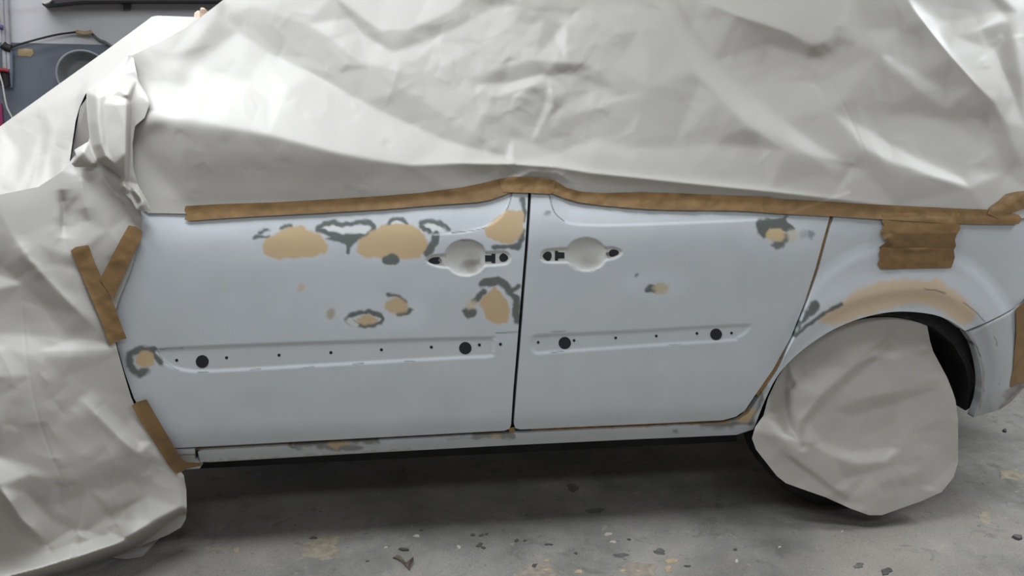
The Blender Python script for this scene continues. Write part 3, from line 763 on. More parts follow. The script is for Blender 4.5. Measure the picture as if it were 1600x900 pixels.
def liner():
    xa, za = 1.405, 0.335
    v, f = [], []; n = 40
    for i in range(n+1):
        a = math.radians(172)-math.radians(172-8)*i/n
        for y, rr in ((0.040, 0.392), (0.10, 0.385), (0.22, 0.378), (0.36, 0.37)):
            x, z = xa+rr*1.0*math.cos(a), za+rr*0.92*math.sin(a)
            v.append((x, y+max(0, 0.55*(x-1.62)**2 if x > 1.62 else 0)*(1 if y < 0.05 else 0.5), z))
    for i in range(n):
        for j in range(3): f.append((i*4+j, i*4+j+1, i*4+j+5, i*4+j+4))
    me = bpy.data.meshes.new('wheel_arch_liner'); me.from_pydata(v, [], f); me.update()
    for p in me.polygons: p.use_smooth = True
    o = new_obj('wheel_arch_liner', me, M_LINER); parent_keep(o, car)
    md = o.modifiers.new('thick', 'SOLIDIFY'); md.thickness = 0.004; md.offset = 0
liner()

# ------------------------------------------------------------------ masking paper
def surfY(u, v, h_mm):
    return solve(u, v, -np.asarray(h_mm)/1000.0)

# sheet over windows and roof; heights in mm in front of the flank
top_lines = [
    [(205, 345, 4), (232, 331, 5), (290, 331, 5), (430, 327, 5), (600, 318, 5), (720, 305, 5), (785, 289, 5), (858, 290, 5), (905, 306, 5), (1000, 312, 5), (1200, 319, 5), (1390, 331, 5), (1545, 338, 5), (1640, 338, 5), (1760, 338, 5)],
    [(290, 320, 10), (430, 314, 12), (600, 306, 14), (700, 296, 14), (770, 281, 14)],
    [(900, 296, 14), (1000, 299, 14), (1100, 302, 14), (1200, 307, 12), (1300, 314, 10), (1400, 320, 8)],
    [(200, 215, 30), (212, 197, 60), (240, 184, 100), (280, 186, 110), (330, 195, 106), (420, 211, 94), (520, 237, 74), (580, 249, 60), (640, 258, 48), (720, 255, 36), (800, 256, 34), (870, 261, 34), (930, 271, 34), (1000, 278, 33), (1100, 289, 28), (1200, 299, 22), (1300, 311, 16), (1380, 321, 10)],
    [(215, 120, 40), (240, 100, 60), (262, 90, 55), (300, 70, 60), (335, 30, 60), (352, -60, 60)],
    [(255, 175, 85), (262, 130, 68), (280, 90, 58)], [(275, 176, 80), (290, 135, 55), (310, 95, 42)],
    [(352, 24, 44), (372, 50, 30), (420, 82, 22), (470, 108, 19), (540, 146, 17), (600, 177, 14), (700, 222, 13), (790, 245, 16)],
    [(398, 10, 52), (480, 38, 50), (520, 62, 48), (560, 95, 42), (640, 148, 34), (740, 205, 26)],
    [(310, 133, 62), (345, 140, 58), (385, 143, 60), (420, 158, 58), (450, 138, 52), (480, 120, 30)], [(330, 122, 45), (385, 130, 42), (430, 118, 36)],
    [(520, -8, 60), (560, 24, 56), (595, 48, 56), (640, 46, 54), (700, 20, 54), (735, -8, 56)],
    [(545, 28, 42), (570, 55, 38), (615, 82, 36), (660, 66, 37), (720, 40, 38), (770, 12, 40)],
    [(640, 118, 40), (700, 100, 42), (760, 70, 46), (800, 40, 48)],
    [(780, -8, 55), (820, 8, 50), (850, 30, 38), (866, 56, 26), (885, 35, 36), (905, 15, 46), (930, -8, 54)],
    [(735, 122, 38), (790, 105, 46), (835, 92, 50), (885, 98, 46), (925, 101, 40)], [(745, 132, 34), (800, 130, 28), (850, 118, 26), (905, 116, 28)],
    [(770, 150, 40), (830, 132, 42), (850, 128, 38)], [(870, 150, 38), (890, 140, 24), (920, 128, 22)], [(900, 177, 28), (930, 170, 30), (960, 158, 34)], [(880, 165, 22), (915, 150, 22), (935, 135, 24)],
    [(960, 152, 30), (1010, 146, 40), (1060, 129, 42), (1092, 132, 34)], [(965, 140, 36), (1020, 132, 44), (1060, 118, 46)],
    [(800, 215, 18), (850, 190, 24), (890, 170, 26)], [(870, 240, 12), (930, 215, 16), (980, 230, 16), (1050, 232, 10), (1120, 225, 16), (1180, 230, 12)],
    [(1018, -8, 60), (1040, 20, 56), (1062, 66, 50), (1085, 112, 48), (1125, 155, 46), (1168, 196, 42), (1230, 236, 36), (1300, 268, 28)],
    [(1052, -8, 40), (1080, 35, 28), (1115, 92, 18), (1160, 135, 14), (1215, 182, 14), (1270, 222, 14), (1330, 258, 14)],
    [(1085, -8, 60), (1110, 6, 64), (1150, 24, 66), (1195, 37, 70), (1229, 50, 72), (1266, 72, 70), (1290, 68, 70), (1305, 40, 72), (1330, -8, 74)],
    [(1200, 70, 26), (1202, 122, 12), (1240, 128, 14), (1275, 133, 16)], [(1265, 90, 32), (1284, 88, 32), (1302, 74, 42)],
    [(1275, 137, 22), (1300, 175, 28), (1351, 232, 34), (1390, 253, 34), (1427, 264, 34), (1470, 279, 26), (1515, 294, 16)],
    [(1360, 205, 8), (1400, 232, 6), (1440, 252, 6), (1500, 276, 4)], [(1200, 207, 34), (1240, 228, 36), (1276, 246, 34), (1347, 261, 20)],
    [(1306, 55, 60), (1340, 68, 56), (1372, 84, 54), (1405, 112, 46), (1434, 140, 38), (1480, 170, 22)], [(1325, 42, 62), (1360, 46, 56), (1410, 50, 52), (1440, 60, 50)], [(1390, 88, 44), (1440, 118, 34), (1480, 140, 28)],
    [(1415, -8, 76), (1428, 14, 74), (1442, 32, 72), (1487, 91, 64), (1525, 133, 56), (1558, 165, 48)],
    [(1450, 25, 44), (1485, 36, 34), (1520, 30, 36), (1565, 18, 44)], [(1462, 50, 48), (1490, 55, 52), (1530, 45, 56), (1575, 32, 52)],
    [(1380, 178, 12), (1440, 180, 8), (1490, 190, 4), (1530, 220, 4)], [(1470, 240, 4), (1520, 265, 4)],
    [(1560, 165, 40), (1570, 190, 38), (1578, 215, 34), (1590, 240, 34), (1600, 258, 24)], [(1545, 190, 16), (1560, 230, 12), (1570, 270, 8)],
    [(1540, 75, 44), (1552, 100, 44), (1565, 130, 44), (1577, 152, 44)], [(1547, 73, 30), (1559, 98, 28), (1572, 128, 28), (1582, 150, 32)],
    [(1592, 20, 60), (1596, 120, 56), (1603, 200, 44), (1612, 300, 20)],
    [(1660, -20, 50), (1665, 150, 40), (1680, 300, 16)], [(1800, -20, 50), (1800, 340, 10)], [(-0, -60, 60), (352, -61, 60), (700, -60, 55), (1100, -60, 55), (1500, -60, 58), (1800, -60, 50)],
]
top_tin = tin(top_lines, 2.6); top_tin2 = tin(top_lines, 9.0)
top_cr = crumple(70, (640, 10, 1000, 230), 3, (0.5, 1.6), (20, 80), (3, 8)) + crumple(45, (300, 20, 640, 180), 4, (0.4, 1.4), (20, 80), (4, 9)) + crumple(50, (1000, 10, 1560, 290), 5, (0.4, 1.4), (20, 90), (4, 10)) \
    + crumple(16, (230, 200, 620, 320), 6, (0.4, 1.2), (15, 50), (5, 12)) + crumple(10, (760, 262, 960, 290), 8, (1, 3), (15, 40), (3, 7))
def sheet_seam(lines, a=-0.9):
    return [(smooth(l, False, 4), a, 1.6, 1.6, True) for l in lines]
top_fc = facets((190, -60, 1800, 345), 46, 4.2, 51, 1.8, lambda x, y: (0.45 if x < 560 else 1.0 if x < 1000 else 0.35)*(0.25 if y > 235 else 1)*(0.3 if x < 600 and y > 190 else 1))
top_fc2 = facets((620, -40, 1010, 250), 20, 1.3, 52, 1.2, lambda x, y: max(0.0, 1-((x-830)/200)**2)*(0 if y > 230 else 1))
top_seam = sheet_seam([[(1270, 90), (1300, 130), (1335, 200), (1358, 260), (1372, 318)]])
def top_h(u, v):
    w = sstep(230, 520, u)
    w = w*(1-0.55*sstep(940, 1040, u)*sstep(285, 265, v))
    h = top_tin(u, v)*w+top_tin2(u, v)*(1-w)
    h = h+ridges(u, v, [([(600, 252), (640, 258), (720, 255), (800, 256), (870, 261), (930, 271), (1000, 278), (1100, 289), (1200, 299), (1300, 311), (1400, 322)], 8, 4, 6, False), ([(1415, -8), (1428, 14), (1442, 32), (1487, 91), (1525, 133), (1558, 165)], 5, 5, 4, False), ([(1100, 2), (1150, 24), (1229, 50), (1266, 72)], 3, 6, 5, False)])
    h = h+ridges(u, v, top_cr)+ridges(u, v, top_seam)+top_fc(u, v)+np.where((u > 600) & (u < 1020), top_fc2(u, v), 0)
    h = h+ridges(u, v, [([(792, 284), (830, 268), (870, 270), (900, 288)], 5, 4, 6, False)])
    return np.maximum(h, 3.5)
def top_fn(u, v): return solve(u, v, detail(u, v, 'any')*0.6*sstep(235, 290, v)-top_h(u, v)/1000.0)
TOP = [(345, -58), (351, -2), (320, 22), (300, 38), (255, 63), (206, 87), (205, 110), (198, 150), (196, 200), (200, 250), (208, 295), (224, 326), (232, 333), (292, 334), (430, 330), (600, 320), (700, 310), (780, 294), (862, 294), (905, 309), (1000, 315), (1200, 322), (1390, 334), (1550, 341), (1640, 341), (1760, 330), (1790, -58)]
top, _, _ = build_sheet('masking_paper', TOP, 2.2, top_fn, M_PAPER, None, (), lambda u, v: np.where((v < -56)[:, None], np.array([0, 1.0, -0.02]), np.where(((u < 353) & (v < 88))[:, None], np.array([0.0, 0.32, -0.03]), np.array([0, 0, 0.0]))))
tag(top, 'wide creased masking paper draped over the windows and roof', 'masking paper')

# sheet over bonnet and windscreen; mm behind the flank plane
hood_lines = [
    [(-330, 430, -330), (-200, 320, -430), (0, 197, -520), (80, 139, -540), (160, 82, -550), (236, 27, -560), (246, 24, -565), (330, 28, -570)],
    [(-330, 480, 10), (-150, 420, 15), (0, 342, 20), (20, 333, 20), (40, 336, 18), (60, 326, 12), (80, 324, 8), (95, 331, 0)],
    [(95, 331, 0), (96, 300, -30), (108, 262, -60), (118, 195, -110), (134, 146, -160), (200, 100, -250), (300, 40, -380), (340, 20, -420)],
    [(0, 280, -190), (30, 240, -330), (65, 165, -440), (140, 112, -460), (230, 50, -480)],
    [(0, 318, -50), (25, 290, -95), (50, 240, -215), (66, 205, -315)], [(22, 325, -10), (40, 300, -62), (58, 262, -150), (64, 225, -262)],
    [(60, 300, -40), (78, 250, -130), (95, 195, -225), (125, 145, -290)], [(45, 318, -10), (60, 285, -70), (72, 240, -155), (82, 205, -225)],
    [(85, 300, -18), (98, 250, -75), (108, 205, -125)],
]
hood_tin = tin(hood_lines, 4.0)
hood_cr = crumple(25, (0, 190, 120, 330), 12, (1.5, 4), (20, 60), (4, 9)) + [([(30, 330), (52, 280), (66, 210)], 12, 6, 14, False), ([(60, 185), (66, 160)], 6, 5, 5, False)]
def hood_fn(u, v):
    Y = -(hood_tin(u, v)+ridges(u, v, hood_cr))/1000.0
    return at_Y(u, v, Y)
HOOD = [(-320, 432), (-200, 320), (0, 197.5), (80, 140), (160, 83), (228, 33), (237, 26), (246, 24.5), (318, 27), (335, 40), (255, 90), (170, 150), (134, 146), (124, 168), (118, 190), (110, 245), (104, 285), (92, 313), (96, 330), (85, 326), (72, 333), (80, 323), (62, 325), (50, 330), (42, 335), (30, 330), (16, 335), (0, 342), (-150, 420), (-320, 480)]
HOOD = HOOD[:21]+[(80, 322)]+HOOD[22:]
hood, _, _ = build_sheet('masking_paper', HOOD, 2.2, hood_fn, M_PAPER, None, (), lambda u, v: np.where(((v < 200-(u)*0.68+6) | (v < 29))[:, None] & (u < 322)[:, None], np.array([0.12, 0.45, -0.10]), np.array([0, 0, 0.0])))
tag(hood, 'bright masking paper stretched over the bonnet and windscreen', 'masking paper')

# sheet over the front wing and wheel, reaching the floor
def floor_h(u, v):
    p = at_floor(np.array(u, float), np.array(v, float), 0.004)
    return float((S0(p[0], p[2])-p[1])*1000)
FLR = 'floor'
def lin(pts): return [(a, b, floor_h(a, b) if c == FLR else c) for a, b, c in pts]
wing_lines = [
    lin([(-330, 1010, FLR), (-150, 965, FLR), (0, 922, FLR), (60, 908, FLR), (110, 895, FLR), (150, 880, FLR), (230, 850, FLR), (288, 818, FLR)]),
    [(288, 818, floor_h(288, 818)), (292, 800, 55), (291, 765, 30), (287, 742, 14), (262, 712, 10), (240, 688, 9), (205, 620, 9), (183, 540, 9), (172, 500, 9), (200, 430, 9), (220, 360, 9), (219, 320, 9)],
    [(-330, 330, 80), (-100, 320, 84), (0, 300, 84), (60, 290, 78), (95, 270, 66), (120, 228, 62), (160, 222, 58), (205, 250, 30), (219, 320, 9)],
    [(95, 330, 60), (93, 370, 54)], [(102, 330, 34), (100, 370, 36)], [(122, 262, 50), (126, 300, 48), (132, 340, 38)], [(135, 262, 56), (150, 310, 42), (170, 360, 24)], [(160, 270, 52), (190, 305, 34), (212, 325, 14)],
    [(2, 330, 82), (8, 356, 84), (40, 402, 80), (90, 453, 72), (130, 492, 52), (158, 518, 24)], [(-40, 400, 50), (0, 420, 46), (40, 450, 44), (75, 480, 40), (100, 520, 36)],
    [(70, 395, 62), (90, 415, 52), (110, 430, 46)], [(55, 378, 66), (80, 390, 68), (110, 400, 56)], [(120, 420, 28), (150, 470, 20)],
    [(-60, 520, 60), (20, 522, 48), (90, 528, 40), (167, 537, 14)], [(0, 545, 76), (45, 555, 80), (100, 558, 66), (140, 556, 44), (170, 552, 24)], [(60, 640, 96), (80, 600, 82), (95, 575, 70)],
    [(120, 618, 62), (150, 648, 74), (187, 683, 66), (215, 708, 46), (238, 724, 26)], [(140, 612, 46), (180, 650, 36), (215, 690, 24)], [(90, 660, 84), (130, 690, 84), (175, 720, 80), (215, 745, 62)],
    [(-100, 640, 120), (0, 660, 128), (25, 675, 116), (36, 690, 110)], [(-60, 720, 160), (0, 735, 150), (45, 742, 136), (75, 747, 124)], [(-40, 700, 110), (10, 718, 116), (50, 728, 116)],
    [(-40, 740, 190), (0, 760, 196), (33, 813, 202), (67, 843, 200), (72, 846, 196)], [(-60, 820, 190), (0, 822, 174), (30, 835, 176), (60, 850, 184)], [(0, 790, 176), (20, 815, 178)],
    [(40, 770, 132), (80, 812, 140), (118, 830, 140), (130, 830, 136)], [(100, 740, 112), (135, 760, 108), (160, 770, 104)],
    [(-60, 890, 250), (0, 875, 232), (60, 858, 206), (120, 830, 160), (165, 808, 120), (230, 775, 76), (282, 756, 34)],
    [(166, 783, 118), (170, 800, 128), (175, 812, 126)], [(0, 905, 330), (60, 890, 310), (110, 874, 290), (180, 852, 220), (240, 818, 130), (285, 795, 70)],
    [(120, 870, 250), (127, 835, 190)],
    [(-330, 500, 80), (-330, 700, 140), (-330, 850, 200)],
]
wing_a, wing_b = tin(wing_lines, 3.0), tin(wing_lines, 38.0)
def wing_tin(u, v):
    k = 0.42-0.22*sstep(500, 440, v)*sstep(130, 90, u)
    k = k+(1-k)*np.maximum(sstep(170, 215, u), sstep(880, 910, v+0.28*u))
    return wing_a(u, v)*k+wing_b(u, v)*(1-k)
wing_cr = crumple(40, (-60, 330, 180, 740), 22, (0.6, 2.5), (20, 90), (6, 16), (0.7, 0.5)) + crumple(30, (-60, 720, 285, 890), 23, (0.8, 3), (20, 90), (5, 12))
wing_fc = facets((-330, 290, 300, 1000), 60, 3.6, 53, 2.0)
wing_cr += [([(96, 296), (99, 335), (97, 372)], -16, 10, 5, False), ([(124, 262), (130, 305), (138, 345)], 9, 6, 10, False), ([(150, 262), (178, 300), (205, 322)], 8, 6, 8, False), ([(8, 352), (45, 405), (92, 456), (150, 515)], 5, 8, 14, False), ([(125, 622), (187, 683), (236, 722)], 9, 8, 14, False), ([(0, 762), (33, 813), (70, 845)], 14, 14, 6, False)]
wing_seam = sheet_seam([[(38, 330), (34, 420), (36, 500), (48, 600), (72, 690), (120, 800)]])
def wing_fn(u, v):
    h = wing_tin(u, v)+45*sstep(330, 600, v)*sstep(905, 770, v)*sstep(230, 70, u)+(ridges(u, v, wing_cr)+wing_fc(u, v))*sstep(0, 25, 240-u+np.clip(v-690, 0, 60))+ridges(u, v, wing_seam)
    p = solve(u, v, -np.maximum(h, 6)/1000.0)
    low = p[:, 2] < 0.003
    if low.any(): p[low] = at_floor(u[low], v[low], 0.003)
    return p
WING = [(-320, 1005), (-150, 964), (0, 921), (60, 907), (110, 894), (150, 879), (195, 864), (230, 849), (262, 836), (283, 824), (290, 812), (292, 798), (291, 765), (287, 742), (262, 712), (240, 688), (220, 655), (205, 621), (194, 585), (182, 541), (174, 505), (185, 470), (205, 420), (218, 375), (221, 345), (220, 318), (205, 250), (160, 228), (122, 236), (97, 268), (60, 292), (0, 304), (-100, 322), (-320, 335)]
wing, _, _ = build_sheet('masking_paper', WING, 2.2, wing_fn, M_PAPER)
tag(wing, 'grey masking paper hanging over the front wing down to the floor', 'masking paper')

# crumpled paper round the door mirror
mir = [
    [(200, 86, 40), (165, 127, 66), (158, 129, 66), (134, 144, 40)], [(200, 86, 40), (208, 87, 30), (214, 124, 50), (203, 152, 70), (200, 155, 84)],
    [(165, 127, 70), (188, 140, 96), (203, 149, 96)], [(214, 124, 50), (212, 110, 60), (188, 115, 64)],
    [(134, 144, 40), (137, 190, 62), (142, 228, 60), (152, 250, 56), (174, 264, 50), (190, 276, 44)],
    [(150, 150, 112), (153, 190, 118), (158, 225, 116), (166, 246, 108), (178, 258, 90), (190, 270, 60)],
    [(160, 150, 108), (164, 190, 104), (166, 230, 100), (172, 246, 96)], [(170, 149, 98), (185, 152, 96), (202, 150, 100)], [(162, 162, 106), (180, 163, 112), (199, 160, 108)],
    [(200, 162, 108), (199, 200, 108), (198, 240, 100), (196, 272, 70), (192, 284, 50)], [(204, 162, 66), (203, 200, 50), (202, 240, 44), (200, 270, 34)],
    [(206, 150, 62), (222, 150, 70), (232, 160, 72), (228, 182, 66), (212, 196, 58), (207, 225, 46), (208, 262, 34), (218, 292, 20), (232, 318, 12), (238, 330, 6)],
    [(190, 276, 44), (186, 292, 36), (196, 304, 30), (205, 312, 34), (214, 327, 26), (226, 332, 20), (238, 330, 6)],
    [(194, 290, 58), (205, 300, 30), (216, 315, 22), (222, 320, 48)], [(200, 285, 22), (210, 298, 52), (222, 312, 50), (229, 322, 26)],
    [(142, 228, 60), (138, 221, 66), (116, 234, 60), (121, 244, 78), (112, 257, 66), (118, 262, 60), (150, 262, 44), (152, 250, 56)], [(121, 244, 88), (130, 236, 90), (148, 258, 70)],
]
mir_tin = tin(mir, 2.0)
def mir_fn(u, v): return surfY(u, v, np.maximum(mir_tin(u, v)+20, 7))
MIR = [(200, 86.5), (165, 127), (158, 129), (147, 138), (135, 144), (135, 165), (137, 190), (140, 215), (138, 221), (128, 227), (116, 234), (120, 245), (112, 256), (117, 261), (150, 262), (156, 254), (174, 264), (189, 276), (187, 292), (196, 304), (205, 312), (213, 326), (225, 331), (236, 328), (229, 312), (216, 290), (208, 262), (207, 225), (211, 197), (226, 184), (234, 162), (230, 150), (216, 126), (208, 87)]
mirror, _, _ = build_sheet('masking_paper', MIR, 1.5, mir_fn, M_PAPER, None, (), None)
tag(mirror, 'crumpled masking paper bunched around the wing mirror', 'masking paper')

# added dark panel, shade put into its colour, between bonnet paper and mirror paper
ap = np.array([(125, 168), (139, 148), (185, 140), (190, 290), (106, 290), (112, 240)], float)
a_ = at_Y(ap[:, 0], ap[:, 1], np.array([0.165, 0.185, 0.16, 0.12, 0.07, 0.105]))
shade_quad = quad_obj('shade_panel', a_, mat('painted_shade', (0.20, 0.185, 0.17), 0.7, 0.1, 6)); parent_keep(shade_quad, car)
# sheet hung over the rear wheel
wp_lines = [
    [(1232, 560, -34), (1300, 505, -28), (1350, 488, -22), (1400, 480, -20), (1446, 484, -24)],
    [(1446, 484, -24), (1453, 532, -16), (1458, 549, -6), (1480, 590, 10), (1492, 622, 26), (1497, 655, 36), (1497, 722, 52), (1490, 746, 62), (1471, 770, 80), (1440, 784, 96), (1385, 804, 112), (1360, 806, 116)],
    [(1360, 806, 116), (1330, 796, 104), (1290, 778, 84), (1232, 756, 58), (1215, 745, 50), (1181, 702, 30), (1174, 684, 20), (1180, 666, 14), (1193, 649, 10)],
    [(1193, 649, -4), (1205, 610, -30), (1232, 560, -34)],
    [(1193, 652, 16), (1218, 682, 50), (1250, 724, 70), (1300, 762, 86), (1335, 788, 100)], [(1180, 674, 30), (1212, 700, 38), (1258, 735, 56), (1300, 766, 76)],
    [(1240, 592, 4), (1241, 620, 20), (1243, 650, 32), (1250, 690, 52)], [(1224, 600, -30), (1228, 640, -26), (1234, 668, -10)], [(1246, 570, -32), (1240, 600, -10)],
    [(1392, 503, -8), (1380, 530, 10), (1330, 575, 30), (1280, 620, 46), (1250, 660, 52)], [(1390, 549, -6), (1368, 562, 4), (1310, 610, 26), (1262, 660, 40)],
    [(1362, 556, 22), (1400, 560, 20), (1425, 556, 16), (1452, 545, 4)], [(1400, 500, -16), (1398, 535, 0), (1410, 548, 8)], [(1366, 545, 4), (1395, 525, -6), (1440, 520, -16)],
    [(1300, 640, 34), (1350, 622, 40), (1400, 612, 38), (1460, 592, 24)], [(1330, 650, 30), (1400, 630, 30), (1470, 605, 24)],
    [(1250, 706, 66), (1268, 694, 72), (1300, 712, 74), (1340, 724, 80), (1380, 722, 76), (1410, 702, 66)], [(1255, 700, 50), (1285, 690, 50), (1330, 705, 52), (1390, 700, 48)],
    [(1320, 748, 74), (1360, 738, 76), (1400, 725, 74), (1424, 728, 74), (1450, 760, 80)], [(1340, 775, 98), (1370, 758, 92), (1410, 742, 88), (1440, 735, 78)], [(1362, 790, 104), (1400, 762, 90), (1430, 758, 84), (1452, 765, 88)],
    [(1450, 760, 80), (1470, 742, 62), (1492, 722, 50)], [(1440, 690, 52), (1470, 697, 50), (1495, 688, 44)],
]
wp_a, wp_b = tin(wp_lines, 2.6), tin(wp_lines, 30.0)
def wp_tin(u, v): return wp_a(u, v)*0.8+wp_b(u, v)*0.2
wp_cr = crumple(30, (1240, 540, 1490, 780), 31, (0.8, 3.0), (20, 70), (5, 12), (-0.5, 0.5))
wp_fc = facets((1170, 470, 1500, 810), 42, 3.0, 54, 1.8)
wp_seam = sheet_seam([[(1393, 490), (1378, 570), (1362, 640), (1330, 720), (1312, 760)]])
def wp_fn(u, v):
    h = wp_tin(u, v)+wp_fc(u, v)+(ridges(u, v, wp_cr))*0.5+ridges(u, v, wp_seam)
    p = at_Y(u, v, 0.030-np.where(h > 0, h*0.66, np.maximum(h, -80))/1000.0)
    low = p[:, 2] < 0.004
    if low.any(): p[low] = at_floor(u[low], v[low], 0.004)
    return p
WPO = [(1193, 649), (1200, 622), (1215, 590), (1238, 556), (1300, 500), (1350, 482), (1400, 474), (1442, 478), (1447, 500), (1453, 532), (1458, 549), (1480, 590), (1488, 610), (1493, 625), (1497, 655), (1497, 722), (1490, 746), (1471, 769), (1440, 783), (1400, 797), (1378, 805), (1358, 805), (1330, 795), (1290, 777), (1250, 763), (1228, 755), (1214, 744), (1181, 702), (1175, 685), (1180, 667)]
wp, _, _ = build_sheet('masking_paper', WPO, 1.8, wp_fn, M_PAPER)
tag(wp, 'creased masking paper hung over the rear wheel', 'masking paper')

# ------------------------------------------------------------------ masking tape
M_TAPES = [M_TAPE]+[mat('masking_tape_%s' % n_, tuple(c*f_ for c in (0.22, 0.131, 0.056)), 0.55, 0.12, 30, 0.10, 500) for n_, f_ in (('light', 1.18), ('dark', 0.86))]
def tape(poly, label, hfun=None, off=7.0, step=2.2, wr=1.5, name='masking_tape_strip', group=None, jag=True, sm=True, seed=0, tone=0, folds=()):
    P = np.array(poly, float)
    def fn(u, v):
        h = off if hfun is None else hfun(u, v)
        w = ridges(u, v, folds)+(vnoise(u, v, 13, 20+seed)-0.5)*wr*2+(vnoise(u, v+u*0.3, 5, 21+seed)-0.5)*wr*0.6
        return solve(u, v, detail(u, v, 'any')*0.6-(h+w)/1000.0)
    o, _, _ = build_sheet(name, P, step, fn, M_TAPES[tone], None, (), (0, 0.0006, 0))
    tag(o, label, 'tape', group)
    return o
def hug(base, extra):
    return lambda u, v: np.maximum(base(u, v), 4)+extra
tape([(290, 322), (340, 319), (430, 316), (520, 311), (600, 306), (660, 301), (720, 293), (755, 286), (780, 280), (792, 278), (800, 300), (790, 304), (768, 312), (745, 316), (700, 319), (600, 327), (500, 333), (420, 337), (350, 341), (296, 345), (288, 343), (292, 334), (288, 328)],
     'long brown tape strip along the top of the front door', hug(top_h, 2.5), wr=1.0, seed=1)
tape([(778, 280), (800, 276), (830, 277), (858, 279), (868, 284), (866, 300), (860, 303), (830, 301.5), (795, 300.5), (786, 300)], 'short brown tape piece bridging the gap between the doors', hug(top_h, 4.5), wr=2.0, seed=2, tone=1)
tape([(856, 279), (872, 285), (884, 293), (905, 299), (940, 302), (1000, 300), (1060, 302), (1130, 305), (1200, 308), (1222, 312), (1218, 334), (1200, 332), (1150, 329), (1100, 328.5), (1040, 328), (1000, 326), (940, 321), (905, 316), (880, 309), (862, 302)],
     'brown tape strip along the top of the rear door', hug(top_h, 2.8), wr=2.2, seed=3, tone=1)
tape([(1190, 309), (1260, 313), (1340, 318), (1400, 321), (1440, 323), (1500, 326), (1560, 328), (1592, 336), (1597, 342), (1592, 350), (1545, 350.5), (1480, 349), (1400, 344), (1300, 338), (1240, 335), (1192, 332)],
     'brown tape strip along the top of the rear quarter', hug(top_h, 2.5), wr=1.0, seed=4)
tape([(1543, 334), (1548, 322), (1560, 314), (1572, 303), (1590, 299), (1680, 292), (1680, 318), (1602, 324), (1570, 336), (1560, 342)], 'creased brown tape end at the far right of the paper edge', hug(top_h, 4), wr=1.4, seed=5)
tape([(1380, 334), (1400, 333), (1450, 332), (1500, 333), (1499, 345), (1501, 357), (1496, 366), (1440, 368), (1382, 368), (1377, 362), (1381, 352), (1378, 345)], 'uppermost of three overlapping tape strips above the wheel arch', off=9.0, wr=1.6, seed=6, tone=1)
tape([(1375, 362), (1390, 364), (1440, 365), (1496, 364), (1492, 374), (1494, 384), (1490, 391), (1440, 392), (1376, 392), (1374, 386), (1387, 377), (1380, 373)], 'middle of three overlapping tape strips above the wheel arch', off=11.0, wr=1.6, seed=7, tone=2, folds=[([(1376, 378), (1390, 370), (1386, 384)], 5, 3, 3, False)])
tape([(1378, 386), (1400, 388), (1440, 387), (1490, 388), (1492, 402), (1489, 412), (1486, 419), (1440, 419.5), (1376, 421), (1371, 413), (1375, 404), (1373, 396)], 'lowest of three overlapping tape strips above the wheel arch', off=13.0, wr=1.6, seed=8, folds=[([(1395, 387), (1430, 391), (1475, 387)], 3, 2, 3, False)])
tape([(1588, 482), (1605, 468), (1650, 455), (1650, 560), (1602, 598), (1590, 600), (1577, 606), (1583, 575), (1588, 520)], 'brown tape on the rear bumper beside the frame edge', off=10.0, wr=1.0, seed=9)
wingh = lambda u, v: np.maximum(wing_tin(u, v)+45*sstep(330, 600, v)*sstep(905, 770, v)*sstep(230, 70, u), 8)
tape([(110, 392), (118, 386), (130, 384), (138, 383), (150, 415), (165, 448), (180, 482), (192, 515), (198, 529), (186, 532), (171, 540), (160, 508), (140, 460), (125, 425), (115, 402)], 'left arm of the brown tape Y on the front wing paper', hug(wingh, 6), wr=1.2, seed=10)
tape([(201, 352), (212, 354), (222, 361), (221, 372), (208, 398), (192, 432), (180, 462), (178, 470), (165, 450), (156, 436), (170, 410), (188, 375)], 'right arm of the brown tape Y beside the front door', hug(wingh, 9), wr=1.2, seed=11)
tape([(206, 634), (214, 628), (229, 624), (245, 652), (265, 686), (282, 715), (292, 722), (313, 723), (313, 728), (294, 732), (283, 737), (275, 741), (262, 725), (240, 690), (220, 660)], 'slanting brown tape strip at the lower front corner of the door', hug(wingh, 6), wr=1.0, seed=12)

# ------------------------------------------------------------------ things on the wall
def tube(name, pts, r, mt, parent=None, res=4):
    c = bpy.data.curves.new(name, 'CURVE'); c.dimensions = '3D'; c.bevel_depth = r; c.bevel_resolution = res; c.use_fill_caps = True
    s = c.splines.new('POLY'); s.points.add(len(pts)-1)
    for p, q in zip(s.points, pts): p.co = (*q, 1)
    o = bpy.data.objects.new(name, c)
    me = bpy.data.meshes.new_from_object(o); bpy.data.objects.remove(o); bpy.data.curves.remove(c)
    me.name = name; me.materials.clear()
    for p in me.polygons: p.use_smooth = True
    return new_obj(name, me, mt, parent)
def wpts(px, off):
    P = smooth(px, False) if len(px) > 2 else np.array(px, float)
    return on_wall(P[:, 0], P[:, 1], off)
M_DARKWOOD = mat('dark_shelf_board', (0.045, 0.04, 0.045), 0.6, 0.2, 6)
M_GREEN = mat('dark_green_metal', (0.05, 0.075, 0.05), 0.5, 0.3, 20)
M_GREYM = mat('grey_metal', (0.12, 0.12, 0.12), 0.5, 0.3, 20)
M_PIPE = mat('painted_pipe', (0.42, 0.42, 0.45), 0.6, 0.2, 8)
M_PIPEB = mat('blue_painted_pipe', (0.17, 0.21, 0.27), 0.6, 0.2, 8)
M_WIRE = mat('white_cable', (0.62, 0.62, 0.62), 0.5)
M_HOSE = mat('black_hose', (0.02, 0.02, 0.022), 0.6)
M_TUB = mat('cloudy_grey_plastic', (0.20, 0.205, 0.215), 0.35, 0.15, 5)
M_RIM = mat('pale_plastic_rim', (0.30, 0.31, 0.33), 0.35, 0.1, 5)
M_RED = mat('red_paint', (0.30, 0.03, 0.03), 0.5)
